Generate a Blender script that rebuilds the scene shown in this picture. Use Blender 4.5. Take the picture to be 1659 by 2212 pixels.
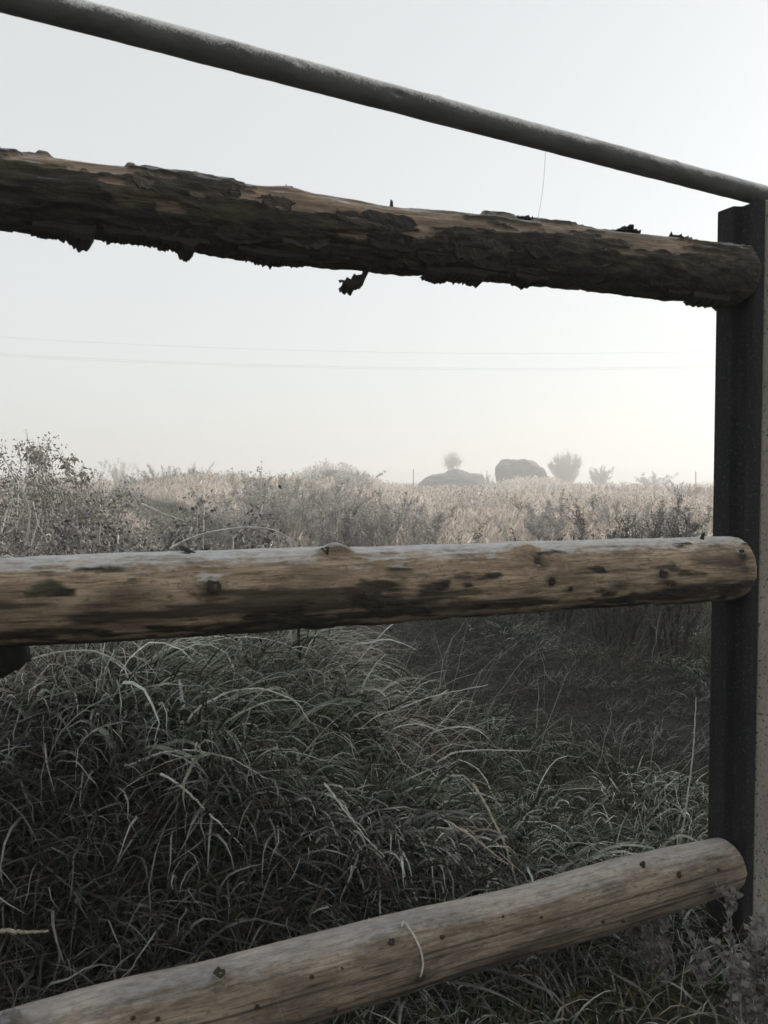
import bpy, math
import numpy as np
from math import radians, sin, cos, tan, pi
from mathutils import Vector, Matrix

for o in list(bpy.data.objects):
    bpy.data.objects.remove(o, do_unlink=True)
scene = bpy.context.scene
COL = scene.collection

# ------------------------------------------------------------------ camera
CAM_H = 1.15
PITCH = radians(2.2)
FPX = 1720.0                       # focal length in units of a 1659 x 2212 picture
cam_d = bpy.data.cameras.new("camera")
cam_d.sensor_fit = 'VERTICAL'
cam_d.sensor_height = 36.0
cam_d.lens = FPX / 2212.0 * 36.0
cam_d.clip_start = 0.05
cam_d.clip_end = 3000
cam_d.dof.use_dof = True
cam_d.dof.focus_distance = 6.0
cam_d.dof.aperture_fstop = 16.0
cam = bpy.data.objects.new("camera", cam_d)
cam.location = (0, 0, CAM_H)
cam.rotation_euler = (radians(90) - PITCH, 0, 0)
COL.objects.link(cam)
scene.camera = cam

# ------------------------------------------------------------------ sky, sun, exposure
SUN_AZ = radians(66)               # to the right of the view axis
SUN_EL = radians(17)
world = bpy.data.worlds.new("World")
scene.world = world
world.use_nodes = True
wn = world.node_tree
wn.nodes.clear()
w_out = wn.nodes.new('ShaderNodeOutputWorld')
w_bg = wn.nodes.new('ShaderNodeBackground')
sky = wn.nodes.new('ShaderNodeTexSky')
sky.sky_type = 'NISHITA'
sky.sun_disc = False
sky.sun_elevation = SUN_EL
sky.sun_rotation = SUN_AZ
sky.altitude = 100
sky.air_density = 1.0
sky.dust_density = 3.0
sky.ozone_density = 1.5
hs = wn.nodes.new('ShaderNodeHueSaturation')
hs.inputs['Saturation'].default_value = 0.45
mixw = wn.nodes.new('ShaderNodeMix')
mixw.data_type = 'RGBA'
mixw.inputs[0].default_value = 0.55
mixw.inputs[7].default_value = (6.15, 6.3, 6.15, 1)     # even milky fog light
wn.links.new(sky.outputs[0], hs.inputs['Color'])
wn.links.new(hs.outputs[0], mixw.inputs[6])
wn.links.new(mixw.outputs[2], w_bg.inputs[0])
w_bg.inputs[1].default_value = 0.12
wn.links.new(w_bg.outputs[0], w_out.inputs[0])

sun_d = bpy.data.lights.new("sun", 'SUN')
sun_d.energy = 2.9
sun_d.angle = radians(4)
sun_d.color = (1.0, 0.93, 0.85)
sun = bpy.data.objects.new("sun", sun_d)
sd = Vector((sin(SUN_AZ) * cos(SUN_EL), cos(SUN_AZ) * cos(SUN_EL), sin(SUN_EL)))
sun.rotation_euler = sd.to_track_quat('Z', 'Y').to_euler()
sun.location = sd * 60
COL.objects.link(sun)

vs = scene.view_settings
vs.view_transform = 'Standard'
vs.look = 'None'
vs.exposure = 0.52
vs.gamma = 1.0
vs.use_curve_mapping = False
cy = scene.cycles
cy.use_denoising = True
cy.denoiser = 'OPENIMAGEDENOISE'
cy.denoising_input_passes = 'RGB_ALBEDO_NORMAL'
cy.denoising_prefilter = 'ACCURATE'
cy.max_bounces = 6
cy.diffuse_bounces = 3
cy.volume_bounces = 2
cy.transparent_max_bounces = 8
cy.use_adaptive_sampling = False

# ------------------------------------------------------------------ numeric helpers
def hash3(ix, iy, iz, seed):
    h = (ix.astype(np.int64) * 374761393 + iy.astype(np.int64) * 668265263
         + iz.astype(np.int64) * 2147483647 + seed * 974711) & 0xFFFFFFFF
    h = ((h ^ (h >> 13)) * 1274126177) & 0xFFFFFFFF
    h = ((h ^ (h >> 16)) * 2246822519) & 0xFFFFFFFF
    h = h ^ (h >> 15)
    return (h & 0xFFFFFF) / float(0xFFFFFF)

def vnoise(x, y, z=None, seed=0):
    x = np.asarray(x, float); y = np.asarray(y, float)
    z = np.zeros_like(x) if z is None else np.asarray(z, float)
    ix, iy, iz = np.floor(x), np.floor(y), np.floor(z)
    fx, fy, fz = x - ix, y - iy, z - iz
    fx, fy, fz = [f * f * (3 - 2 * f) for f in (fx, fy, fz)]
    r = 0
    for a in (0, 1):
        for b in (0, 1):
            for c in (0, 1):
                w = (fx if a else 1 - fx) * (fy if b else 1 - fy) * (fz if c else 1 - fz)
                r = r + w * hash3(ix + a, iy + b, iz + c, seed)
    return r * 2 - 1

def fbm(x, y, z=None, seed=0, octs=4, gain=0.5):
    t, a, n, f = 0, 1.0, 0, 1.0
    for o in range(octs):
        t = t + a * vnoise(np.asarray(x) * f, np.asarray(y) * f, None if z is None else np.asarray(z) * f, seed + o * 17)
        n += a; a *= gain; f *= 2.03
    return t / n

def smooth(a, b, x):
    t = np.clip((np.asarray(x, float) - a) / (b - a), 0, 1)
    return t * t * (3 - 2 * t)

def ray(px, py):
    """direction (not normalised, y-depth about 1) of a point of the picture, 1659 x 2212 units"""
    vx, vy = (px - 829.5) / FPX, (1106.0 - py) / FPX
    return np.array([vx, cos(PITCH) + vy * sin(PITCH), vy * cos(PITCH) - sin(PITCH)])

def at(px, py, depth):
    d = ray(px, py)
    return np.array([0, 0, CAM_H]) + d * (depth / d[1])

# fence plane
FANG = radians(64.3)
FDIR = np.array([sin(FANG), cos(FANG), 0.0])
NOUT = np.array([-cos(FANG), sin(FANG), 0.0])
FDIST = 1.30
def on_fence(px, py, off=0.0):
    d = ray(px, py)
    t = (FDIST + off) / d.dot(NOUT)
    return np.array([0, 0, CAM_H]) + d * t

# ------------------------------------------------------------------ terrain
PATH = np.array([(3.6, 1.9), (2.3, 2.7), (1.35, 3.7), (0.45, 5.0), (-0.7, 7.0), (-2.0, 10.0), (-3.6, 14.5), (-6.5, 21.0), (-12, 32)])
def path_dist(x, y):
    x = np.asarray(x, float); y = np.asarray(y, float)
    best = np.full(x.shape, 1e9)
    for i in range(len(PATH) - 1):
        a, b = PATH[i], PATH[i + 1]
        ab = b - a
        t = np.clip(((x - a[0]) * ab[0] + (y - a[1]) * ab[1]) / ab.dot(ab), 0, 1)
        best = np.minimum(best, np.hypot(x - a[0] - t * ab[0], y - a[1] - t * ab[1]))
    return best

def gauss(x, y, cx, cy_, sx, sy):
    return np.exp(-((x - cx) / sx) ** 2 - ((y - cy_) / sy) ** 2)

def mound(x, y):
    edge = 0.10 * np.sin(x * 5.0 + 0.6) + 0.05 * np.sin(x * 11.0)
    return 0.40 * (1 - smooth(-0.60, 0.55, x)) * smooth(1.55, 2.0, y + edge) * (1 - 0.8 * smooth(2.6, 4.8, y)) * (1 - smooth(2.4, 4.0, -x)) * (1 + 0.35 * np.sin(x * 6.0 + y * 3.0) * 0.5)

def gz(x, y):
    x = np.asarray(x, float); y = np.asarray(y, float)
    r = np.hypot(x, y - 3)
    z = 0.07 * fbm(x * 0.5, y * 0.5, seed=3, octs=4) + 0.022 * fbm(x * 3.1, y * 3.1, seed=9, octs=3)
    # grassy hummock behind the fence: steep towards the fence, falling off to the right and to the back
    z = z + mound(x, y)
    z = z + 0.11 * fbm(x * 2.1, y * 2.1, seed=14, octs=2) * smooth(0.03, 0.2, mound(x, y)) + 0.06 * gauss(x, y, -0.7, 3.6, 0.5, 0.6) - 0.20 * gauss(x, y, -0.76, 2.75, 0.20, 0.26)
    z = z + 0.16 * gauss(x, y, -2.0, 4.6, 1.2, 1.2) + 0.18 * gauss(x, y, 1.0, 6.9, 1.5, 0.9)
    z = z + 0.35 * gauss(x, y, -6.5, 9.0, 3.0, 4.0) + 0.12 * smooth(16, 42, y) + 0.50 * smooth(9.5, 20, y) * smooth(-0.8, -4.5, x) * (1 - 0.6 * smooth(36, 60, y)) + 0.85 * gauss(x, y, 12.2, 65, 4.0, 8)
    z = z + 1.75 * gauss(x, y, -3.9, 60, 3.3, 6.0) + 0.2 * gauss(x, y, -6, 30, 4, 5)
    z = z + 0.35 * smooth(30, 160, r) * fbm(x * 0.03, y * 0.03, seed=5, octs=3)
    pd = path_dist(x, y)
    z = z - 0.06 * (1 - smooth(0.25, 0.85, pd))
    # high unseen bank on the right, added to shade the ground by the fence
    bx = smooth(5.2, 8.6, x - 0.12 * (y - 4)) * (1 - smooth(17, 22, x))
    by = smooth(0.5, 3.5, y) * (1 - smooth(8.6, 11.0, y))
    z = z + (4.6 + 0.5 * fbm(x * 0.7, y * 0.7, seed=31, octs=3)) * bx * by
    return z

# ------------------------------------------------------------------ object helpers
def tag(o, label=None, category=None, group=None, kind=None):
    if label: o["label"] = label
    if category: o["category"] = category
    if group: o["group"] = group
    if kind: o["kind"] = kind
    return o

def empty(name, loc, label, category, group=None):
    o = bpy.data.objects.new(name, None)
    o.location = loc
    o.empty_display_size = 0.1
    COL.objects.link(o)
    return tag(o, label, category, group)

class Batch:
    """collects ribbons, tubes and leaves as numpy arrays and builds ONE mesh from them"""
    def __init__(self):
        self.v, self.q, self.c, self.n = [], [], [], 0
    def _add(self, v, q, c):
        self.v.append(v.reshape(-1, 3)); self.q.append(q.reshape(-1, 4) + self.n); self.c.append(c.reshape(-1, 3))
        self.n += v.reshape(-1, 3).shape[0]
    def ribbons(self, P, W, C):
        """P (N,K,3) centre lines, W (N,K,3) half-width vectors, C (N,K,3) colours"""
        N, K, _ = P.shape
        V = np.stack([P - W, P + W], axis=2)                # N,K,2,3
        CC = np.repeat(C[:, :, None, :], 2, axis=2)
        idx = np.arange(N * K * 2).reshape(N, K, 2)
        Q = np.stack([idx[:, :-1, 0], idx[:, :-1, 1], idx[:, 1:, 1], idx[:, 1:, 0]], axis=-1)
        self._add(V, Q, CC)
    def tubes(self, P, R, C, sides=4):
        """P (N,K,3), R (N,K), C (N,K,3)"""
        N, K, _ = P.shape
        T = np.gradient(P, axis=1)
        T /= np.linalg.norm(T, axis=2, keepdims=True) + 1e-9
        ref = np.where(np.abs(T[:, :1, 2:3]) > 0.9, np.array([[[1.0, 0.1, 0]]]), np.array([[[0, 0.1, 1.0]]]))
        U = np.cross(T, ref); U /= np.linalg.norm(U, axis=2, keepdims=True) + 1e-9
        B = np.cross(T, U)
        a = np.arange(sides) * 2 * pi / sides
        V = P[:, :, None, :] + R[:, :, None, None] * (U[:, :, None, :] * np.cos(a)[:, None] + B[:, :, None, :] * np.sin(a)[:, None])
        CC = np.repeat(C[:, :, None, :], sides, axis=2)
        idx = np.arange(N * K * sides).reshape(N, K, sides)
        nx = np.roll(idx, -1, axis=2)
        Q = np.stack([idx[:, :-1], nx[:, :-1], nx[:, 1:], idx[:, 1:]], axis=-1)
        self._add(V, Q, CC)
    def leaves(self, P, D, U, L, Wd, C, fold=0.35):
        """rhombic folded leaves: base P (N,3), direction D, side U, length L, width Wd, colour C (N,3)"""
        Nn = np.cross(D, U)
        L = L[:, None]; Wd = Wd[:, None]
        V = np.stack([P, P + D * L * 0.45 - U * Wd * 0.5 + Nn * Wd * fold * 0.5, P + D * L, P + D * L * 0.45 + U * Wd * 0.5 + Nn * Wd * fold * 0.5], axis=1)
        idx = np.arange(P.shape[0] * 4).reshape(-1, 4)
        self._add(V, idx, np.repeat(C[:, None, :], 4, axis=1))
    def build(self, name, mat, parent=None, origin=(0, 0, 0)):
        V = np.concatenate(self.v) - np.asarray(origin, float); Q = np.concatenate(self.q); C = np.concatenate(self.c)
        o = mesh_obj(name, V, Q, mat, parent, smooth_=False, origin=origin if parent is None else (0, 0, 0))
        a = o.data.attributes.new("tint", 'FLOAT_COLOR', 'POINT')
        a.data.foreach_set("color", np.concatenate([np.clip(C, 0, 1), np.ones((len(C), 1))], axis=1).astype(np.float32).ravel())
        return o

def mesh_obj(name, V, Q, mat, parent=None, smooth_=True, origin=(0, 0, 0)):
    me = bpy.data.meshes.new(name)
    V = np.asarray(V, np.float32); Q = np.asarray(Q, np.int32)
    k = Q.shape[1]
    me.vertices.add(len(V)); me.vertices.foreach_set("co", V.ravel())
    me.loops.add(Q.size); me.loops.foreach_set("vertex_index", Q.ravel())
    me.polygons.add(len(Q))
    me.polygons.foreach_set("loop_start", np.arange(0, Q.size, k, dtype=np.int32))
    me.polygons.foreach_set("loop_total", np.full(len(Q), k, np.int32))
    me.polygons.foreach_set("use_smooth", np.full(len(Q), bool(smooth_)))
    me.update(calc_edges=True)
    if mat: me.materials.append(mat)
    o = bpy.data.objects.new(name, me)
    o.location = origin
    COL.objects.link(o)
    if parent is not None: o.parent = parent
    return o

def attr(o, name, vals):
    vals = np.asarray(vals, np.float32)
    if vals.ndim == 1:
        a = o.data.attributes.new(name, 'FLOAT', 'POINT'); a.data.foreach_set("value", vals)
    else:
        a = o.data.attributes.new(name, 'FLOAT_VECTOR', 'POINT'); a.data.foreach_set("vector", vals.ravel())

# ------------------------------------------------------------------ materials
class Nodes:
    def __init__(self, name):
        self.m = bpy.data.materials.new(name); self.m.use_nodes = True
        self.t = self.m.node_tree; self.t.nodes.clear()
        self.out = self.t.nodes.new('ShaderNodeOutputMaterial')
        self.p = self.t.nodes.new('ShaderNodeBsdfPrincipled')
        self.p.inputs['Roughness'].default_value = 0.85
        self.p.inputs['Specular IOR Level'].default_value = 0.25
        self.t.links.new(self.p.outputs[0], self.out.inputs[0])
    def n(self, t, **kw):
        nd = self.t.nodes.new(t)
        for k, v in kw.items(): setattr(nd, k, v)
        return nd
    def l(self, a, b): self.t.links.new(a, b)
    def val(self, sock, v):
        if hasattr(v, 'is_linked') or isinstance(v, bpy.types.NodeSocket): self.l(v, sock)
        else: sock.default_value = v
    def attr(self, name, out='Fac'):
        a = self.n('ShaderNodeAttribute', attribute_name=name); return a.outputs[out]
    def noise(self, vec, scale, detail=4, rough=0.55, dist=0.0):
        nd = self.n('ShaderNodeTexNoise'); self.l(vec, nd.inputs['Vector'])
        nd.inputs['Scale'].default_value = scale; nd.inputs['Detail'].default_value = detail
        nd.inputs['Roughness'].default_value = rough; nd.inputs['Distortion'].default_value = dist
        return nd.outputs['Fac']
    def ramp(self, f, stops):
        r = self.n('ShaderNodeValToRGB'); self.l(f, r.inputs[0])
        el = r.color_ramp.elements
        while len(el) < len(stops): el.new(0.5)
        for e, (p, c) in zip(el, stops):
            e.position = p; e.color = (c, c, c, 1) if not hasattr(c, '__len__') else (*c, 1)
        return r.outputs[0]
    def mix(self, f, a, b, mode='MIX'):
        m = self.n('ShaderNodeMix', data_type='RGBA', blend_type=mode)
        self.val(m.inputs[0], f)
        for s, v in ((m.inputs[6], a), (m.inputs[7], b)):
            if isinstance(v, bpy.types.NodeSocket): self.l(v, s)
            else: s.default_value = (*v, 1)
        return m.outputs[2]
    def math(self, op, a, b=None, clamp=False):
        m = self.n('ShaderNodeMath', operation=op, use_clamp=clamp)
        self.val(m.inputs[0], a)
        if b is not None: self.val(m.inputs[1], b)
        return m.outputs[0]
    def scale(self, vec, s):
        m = self.n('ShaderNodeMapping'); self.l(vec, m.inputs['Vector']); m.inputs['Scale'].default_value = s
        return m.outputs[0]
    def bump(self, h, strength, dist):
        b = self.n('ShaderNodeBump'); b.inputs['Strength'].default_value = strength; b.inputs['Distance'].default_value = dist
        self.l(h, b.inputs['Height']); self.l(b.outputs[0], self.p.inputs['Normal'])

def coords(N):
    return N.n('ShaderNodeTexCoord').outputs['Object']

def normal_z(N):
    g = N.n('ShaderNodeNewGeometry'); s = N.n('ShaderNodeSeparateXYZ'); N.l(g.outputs['Normal'], s.inputs[0])
    return s.outputs[2]

def mat_plant(name, rough=0.8, translucent=0.25):
    N = Nodes(name)
    col = N.attr("tint", 'Color')
    nz = N.noise(coords(N), 60, 2)
    col = N.mix(1.0, col, N.ramp(nz, [(0.3, 0.75), (0.7, 1.2)]), 'MULTIPLY')
    N.l(col, N.p.inputs['Base Color']); N.p.inputs['Roughness'].default_value = rough; N.p.inputs['Specular IOR Level'].default_value = 0.06
    if translucent:
        tr = N.n('ShaderNodeBsdfTranslucent'); N.l(col, tr.inputs[0])
        ms = N.n('ShaderNodeMixShader'); ms.inputs[0].default_value = translucent
        N.l(N.p.outputs[0], ms.inputs[1]); N.l(tr.outputs[0], ms.inputs[2]); N.l(ms.outputs[0], N.out.inputs[0])
    return N.m

def mat_wood(name, wood_a, wood_b, bark_a, bark_b, frost=0.6, frost_lo=0.45, moss=0.0, orange=0.0):
    N = Nodes(name)
    lc = N.attr("lc", 'Vector'); bark = N.attr("bark"); dirt = N.attr("dirt")
    fib = N.noise(N.scale(lc, (6.0, 60, 60)), 1.0, 6, 0.7, 0.8)
    fine = N.noise(N.scale(lc, (16, 230, 230)), 1.0, 4, 0.75, 0.4)
    blot = N.noise(N.scale(lc, (7, 20, 20)), 1.0, 6, 0.65)
    spk = N.noise(N.scale(lc, (70, 130, 130)), 1.0, 4, 0.7)
    c = N.mix(N.ramp(fib, [(0.36, 0.0), (0.62, 1.0)]), wood_a, wood_b)
    c = N.mix(N.ramp(fine, [(0.36, 0.75), (0.52, 0.0)]), c, tuple(0.28 * x for x in wood_a))
    c = N.mix(N.ramp(blot, [(0.40, 0.7), (0.56, 0.0)]), c, tuple(0.45 * x for x in wood_a))
    c = N.mix(N.ramp(spk, [(0.34, 0.6), (0.44, 0.0)]), c, tuple(0.30 * x for x in wood_a))
    if orange:
        og = N.noise(N.scale(lc, (9, 30, 30)), 1.0, 3)
        c = N.mix(N.ramp(og, [(0.60, 0.0), (0.72, orange)]), c, (0.20, 0.075, 0.03))
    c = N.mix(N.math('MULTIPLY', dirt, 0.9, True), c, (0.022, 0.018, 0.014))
    bn = N.noise(N.scale(lc, (26, 60, 60)), 1.0, 5, 0.65)
    bc = N.mix(N.ramp(bn, [(0.35, 0.0), (0.7, 1.0)]), bark_a, bark_b)
    c = N.mix(bark, c, bc)
    if moss:
        mo = N.noise(N.scale(lc, (12, 22, 22)), 1.0, 4)
        c = N.mix(N.math('MULTIPLY', N.ramp(mo, [(0.52, 0.0), (0.66, moss)]), bark), c, (0.10, 0.10, 0.045))
    # hoar frost lies on what faces up
    fr = N.noise(N.scale(lc, (40, 90, 90)), 1.0, 5, 0.7)
    nzv = N.math('ADD', normal_z(N), N.math('MULTIPLY', N.math('SUBTRACT', fr, 0.5), 0.9))
    ff = N.ramp(N.math('MULTIPLY', nzv, 0.8), [(frost_lo * 0.8, 0.0), (min(frost_lo * 0.8 + 0.3, 1.0), frost)])
    c = N.mix(ff, c, (0.62, 0.64, 0.66))
    N.l(c, N.p.inputs['Base Color'])
    N.p.inputs['Roughness'].default_value = 0.85
    h = N.math('ADD', N.math('MULTIPLY', fib, 0.6), N.math('MULTIPLY', fine, 0.4))
    h = N.math('ADD', h, N.math('MULTIPLY', N.math('MULTIPLY', bn, bark), 1.6))
    N.bump(h, 0.9, 0.006)
    return N.m

M = {}
M['grass'] = mat_plant("frosted_grass", 0.9, 0.22)
M['meadow'] = mat_plant("meadow_straw", 0.8, 0.42)
M['leaf'] = mat_plant("frosted_leaf", 0.8, 0.25)
M['stem'] = mat_plant("frosted_stem", 0.85, 0.0)

def mat_ground(name, a, b, c3):
    N = Nodes(name)
    co = coords(N)
    n1 = N.noise(co, 2.2, 6, 0.6); n2 = N.noise(co, 28, 5, 0.65)
    c = N.mix(N.ramp(n1, [(0.35, 0.0), (0.65, 1.0)]), a, b)
    c = N.mix(N.ramp(n2, [(0.45, 0.0), (0.75, 0.8)]), c, c3)
    N.l(c, N.p.inputs['Base Color']); N.p.inputs['Roughness'].default_value = 0.95
    N.bump(n2, 0.9, 0.03)
    return N.m
M['ground'] = mat_ground("meadow_soil", (0.018, 0.016, 0.011), (0.034, 0.032, 0.02), (0.07, 0.066, 0.05))
M['path'] = mat_ground("trodden_soil", (0.013, 0.011, 0.009), (0.024, 0.020, 0.016), (0.06, 0.057, 0.05))

def mat_concrete():
    N = Nodes("rough_concrete")
    co = coords(N)
    n1 = N.noise(co, 9, 5, 0.6); n2 = N.noise(co, 120, 3, 0.6)
    vo = N.n('ShaderNodeTexVoronoi'); vo.inputs['Scale'].default_value = 110; N.l(co, vo.inputs['Vector'])
    c = N.mix(N.ramp(n1, [(0.3, 0.0), (0.7, 1.0)]), (0.19, 0.175, 0.148), (0.28, 0.26, 0.22))
    c = N.mix(N.ramp(n2, [(0.35, 0.5), (0.5, 0.0)]), c, (0.10, 0.09, 0.075))
    pit = N.ramp(vo.outputs['Distance'], [(0.18, 1.0), (0.30, 0.0)])
    sel = N.ramp(N.noise(co, 55, 2), [(0.47, 0.0), (0.53, 1.0)])
    pits = N.math('MULTIPLY', pit, sel)
    c = N.mix(pits, c, (0.035, 0.032, 0.027))
    N.l(c, N.p.inputs['Base Color']); N.p.inputs['Roughness'].default_value = 0.95
    N.bump(N.math('SUBTRACT', N.math('MULTIPLY', n2, 0.5), pits), 0.8, 0.004)
    return N.m
M['concrete'] = mat_concrete()

def mat_channel():
    N = Nodes("near_black_channel")  # near-black with paler speckle, for the rail side of the post
    co = coords(N)
    n1 = N.noise(N.scale(co, (14, 14, 2.0)), 1.0, 5); n2 = N.noise(co, 160, 3)
    c = N.mix(N.ramp(n1, [(0.3, 0.0), (0.7, 1.0)]), (0.012, 0.012, 0.0125), (0.028, 0.028, 0.0275))
    c = N.mix(N.ramp(n2, [(0.56, 0.0), (0.72, 0.7)]), c, (0.075, 0.077, 0.078))
    N.l(c, N.p.inputs['Base Color']); N.p.inputs['Roughness'].default_value = 0.9; N.p.inputs['Specular IOR Level'].default_value = 0.08
    N.bump(n2, 0.3, 0.002)
    return N.m
M['channel'] = mat_channel()

def mat_pipe():
    N = Nodes("frosted_galvanised_steel")
    lc = N.attr("lc", 'Vector')
    n1 = N.noise(N.scale(lc, (10, 14, 14)), 1.0, 4); n2 = N.noise(N.scale(lc, (260, 260, 260)), 1.0, 3, 0.7)
    n3 = N.noise(N.scale(lc, (28, 28, 28)), 1.0, 4)
    c = N.mix(N.ramp(n1, [(0.3, 0.0), (0.7, 1.0)]), (0.060, 0.060, 0.058), (0.11, 0.11, 0.105))
    nzv = N.math('ADD', normal_z(N), N.math('MULTIPLY', N.math('SUBTRACT', n2, 0.5), 1.3))
    nzv = N.math('ADD', nzv, N.math('MULTIPLY', N.math('SUBTRACT', n3, 0.5), 0.7))
    c = N.mix(N.ramp(nzv, [(0.02, 0.0), (0.75, 0.95)]), c, (0.60, 0.61, 0.59))
    N.l(c, N.p.inputs['Base Color']); N.p.inputs['Roughness'].default_value = 0.8
    N.bump(n2, 0.6, 0.002)
    return N.m
M['pipe'] = mat_pipe()

def mat_rock():
    N = Nodes("dark_boulder_stone")
    co = coords(N)
    n1 = N.noise(co, 1.3, 6, 0.6); n2 = N.noise(co, 7, 5, 0.65)
    c = N.mix(N.ramp(n1, [(0.3, 0.0), (0.7, 1.0)]), (0.08, 0.077, 0.072), (0.15, 0.146, 0.137))
    f = N.math('ADD', normal_z(N), N.math('MULTIPLY', N.math('SUBTRACT', n2, 0.5), 1.0))
    c = N.mix(N.ramp(f, [(0.55, 0.0), (1.0, 0.45)]), c, (0.4, 0.4, 0.39))
    N.l(c, N.p.inputs['Base Color']); N.bump(n2, 0.8, 0.15)
    return N.m
M['rock'] = mat_rock()

def mat_plain(name, c, rough=0.8):
    N = Nodes(name)
    n = N.noise(coords(N), 70, 4)
    N.l(N.mix(N.ramp(n, [(0.3, 0.0), (0.7, 1.0)]), tuple(0.7 * x for x in c), tuple(min(1, 1.2 * x) for x in c)), N.p.inputs['Base Color'])
    N.p.inputs['Roughness'].default_value = rough
    N.bump(n, 0.6, 0.004)
    return N.m
M['knot'] = mat_plain("dark_knot_wood", (0.038, 0.029, 0.021))
M['knot_frost'] = mat_plain("frosted_knot_wood", (0.16, 0.15, 0.14))
M['twine'] = mat_plain("pale_twine", (0.42, 0.40, 0.36))
M['wire'] = mat_plain("grey_wire", (0.30, 0.30, 0.30))
M['thread'] = mat_plain("frosted_thread", (0.35, 0.33, 0.33))
M['stake'] = mat_plain("grey_stake_wood", (0.12, 0.11, 0.10))
M['stub'] = mat_plain("black_stub_wood", (0.008, 0.007, 0.006))  # even near-black tone for the branch stub
M['bark_mid'] = mat_plain("brown_bark", (0.040, 0.033, 0.025))
M['bark_light'] = mat_plain("grey_bark", (0.060, 0.052, 0.040))
M['flake'] = mat_plain("dark_bark", (0.020, 0.017, 0.014))

# ------------------------------------------------------------------ ground and path
def build_ground():
    n = 300
    u = np.linspace(-1, 1, n)
    k = 6.6
    g = np.sinh(u * k) / np.sinh(k) * 420
    # denser near the fence
    X, Y = np.meshgrid(g, g + 4.0)
    Z = gz(X, Y)
    V = np.stack([X, Y, Z], -1).reshape(-1, 3)
    idx = np.arange(n * n).reshape(n, n)
    Q = np.stack([idx[:-1, :-1], idx[:-1, 1:], idx[1:, 1:], idx[1:, :-1]], -1).reshape(-1, 4)
    cen = V[Q].mean(1)
    onp = (path_dist(cen[:, 0], cen[:, 1]) < 0.62) & (cen[:, 1] < 31)
    def sub(qs):
        used, inv = np.unique(qs, return_inverse=True)
        return V[used], inv.reshape(-1, 4)
    v, q = sub(Q[~onp])
    tag(mesh_obj("ground", v, q, M['ground']), "dark frosty meadow soil under the grass", kind="structure")
    v, q = sub(Q[onp])
    tag(mesh_obj("path", v, q, M['path']), "trodden dark track winding through the grass", kind="structure")
build_ground()

# ------------------------------------------------------------------ log rails
def rail_frame(samples, extend_px, end_px):
    """pixel samples (x, top, bottom) of a rail -> (s, centre, radius) along the fence plane"""
    sm = np.array(samples, float)
    x0, x1 = sm[0], sm[1]
    sl_t = (sm[2, 1] - sm[0, 1]) / (sm[2, 0] - sm[0, 0]); sl_b = (sm[2, 2] - sm[0, 2]) / (sm[2, 0] - sm[0, 0])
    first = np.array([extend_px, sm[0, 1] + sl_t * (extend_px - sm[0, 0]), sm[0, 2] + sl_b * (extend_px - sm[0, 0])])
    sm = np.vstack([first, sm])
    C, R = [], []
    for x, t, b in sm:
        pt, pb = on_fence(x, t), on_fence(x, b)
        C.append((pt + pb) / 2); R.append(np.linalg.norm(pt - pb) / 2)
    C = np.array(C); R = np.array(R)
    d = C - C[0]
    s = d.dot(FDIR)
    return s, C, R

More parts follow.
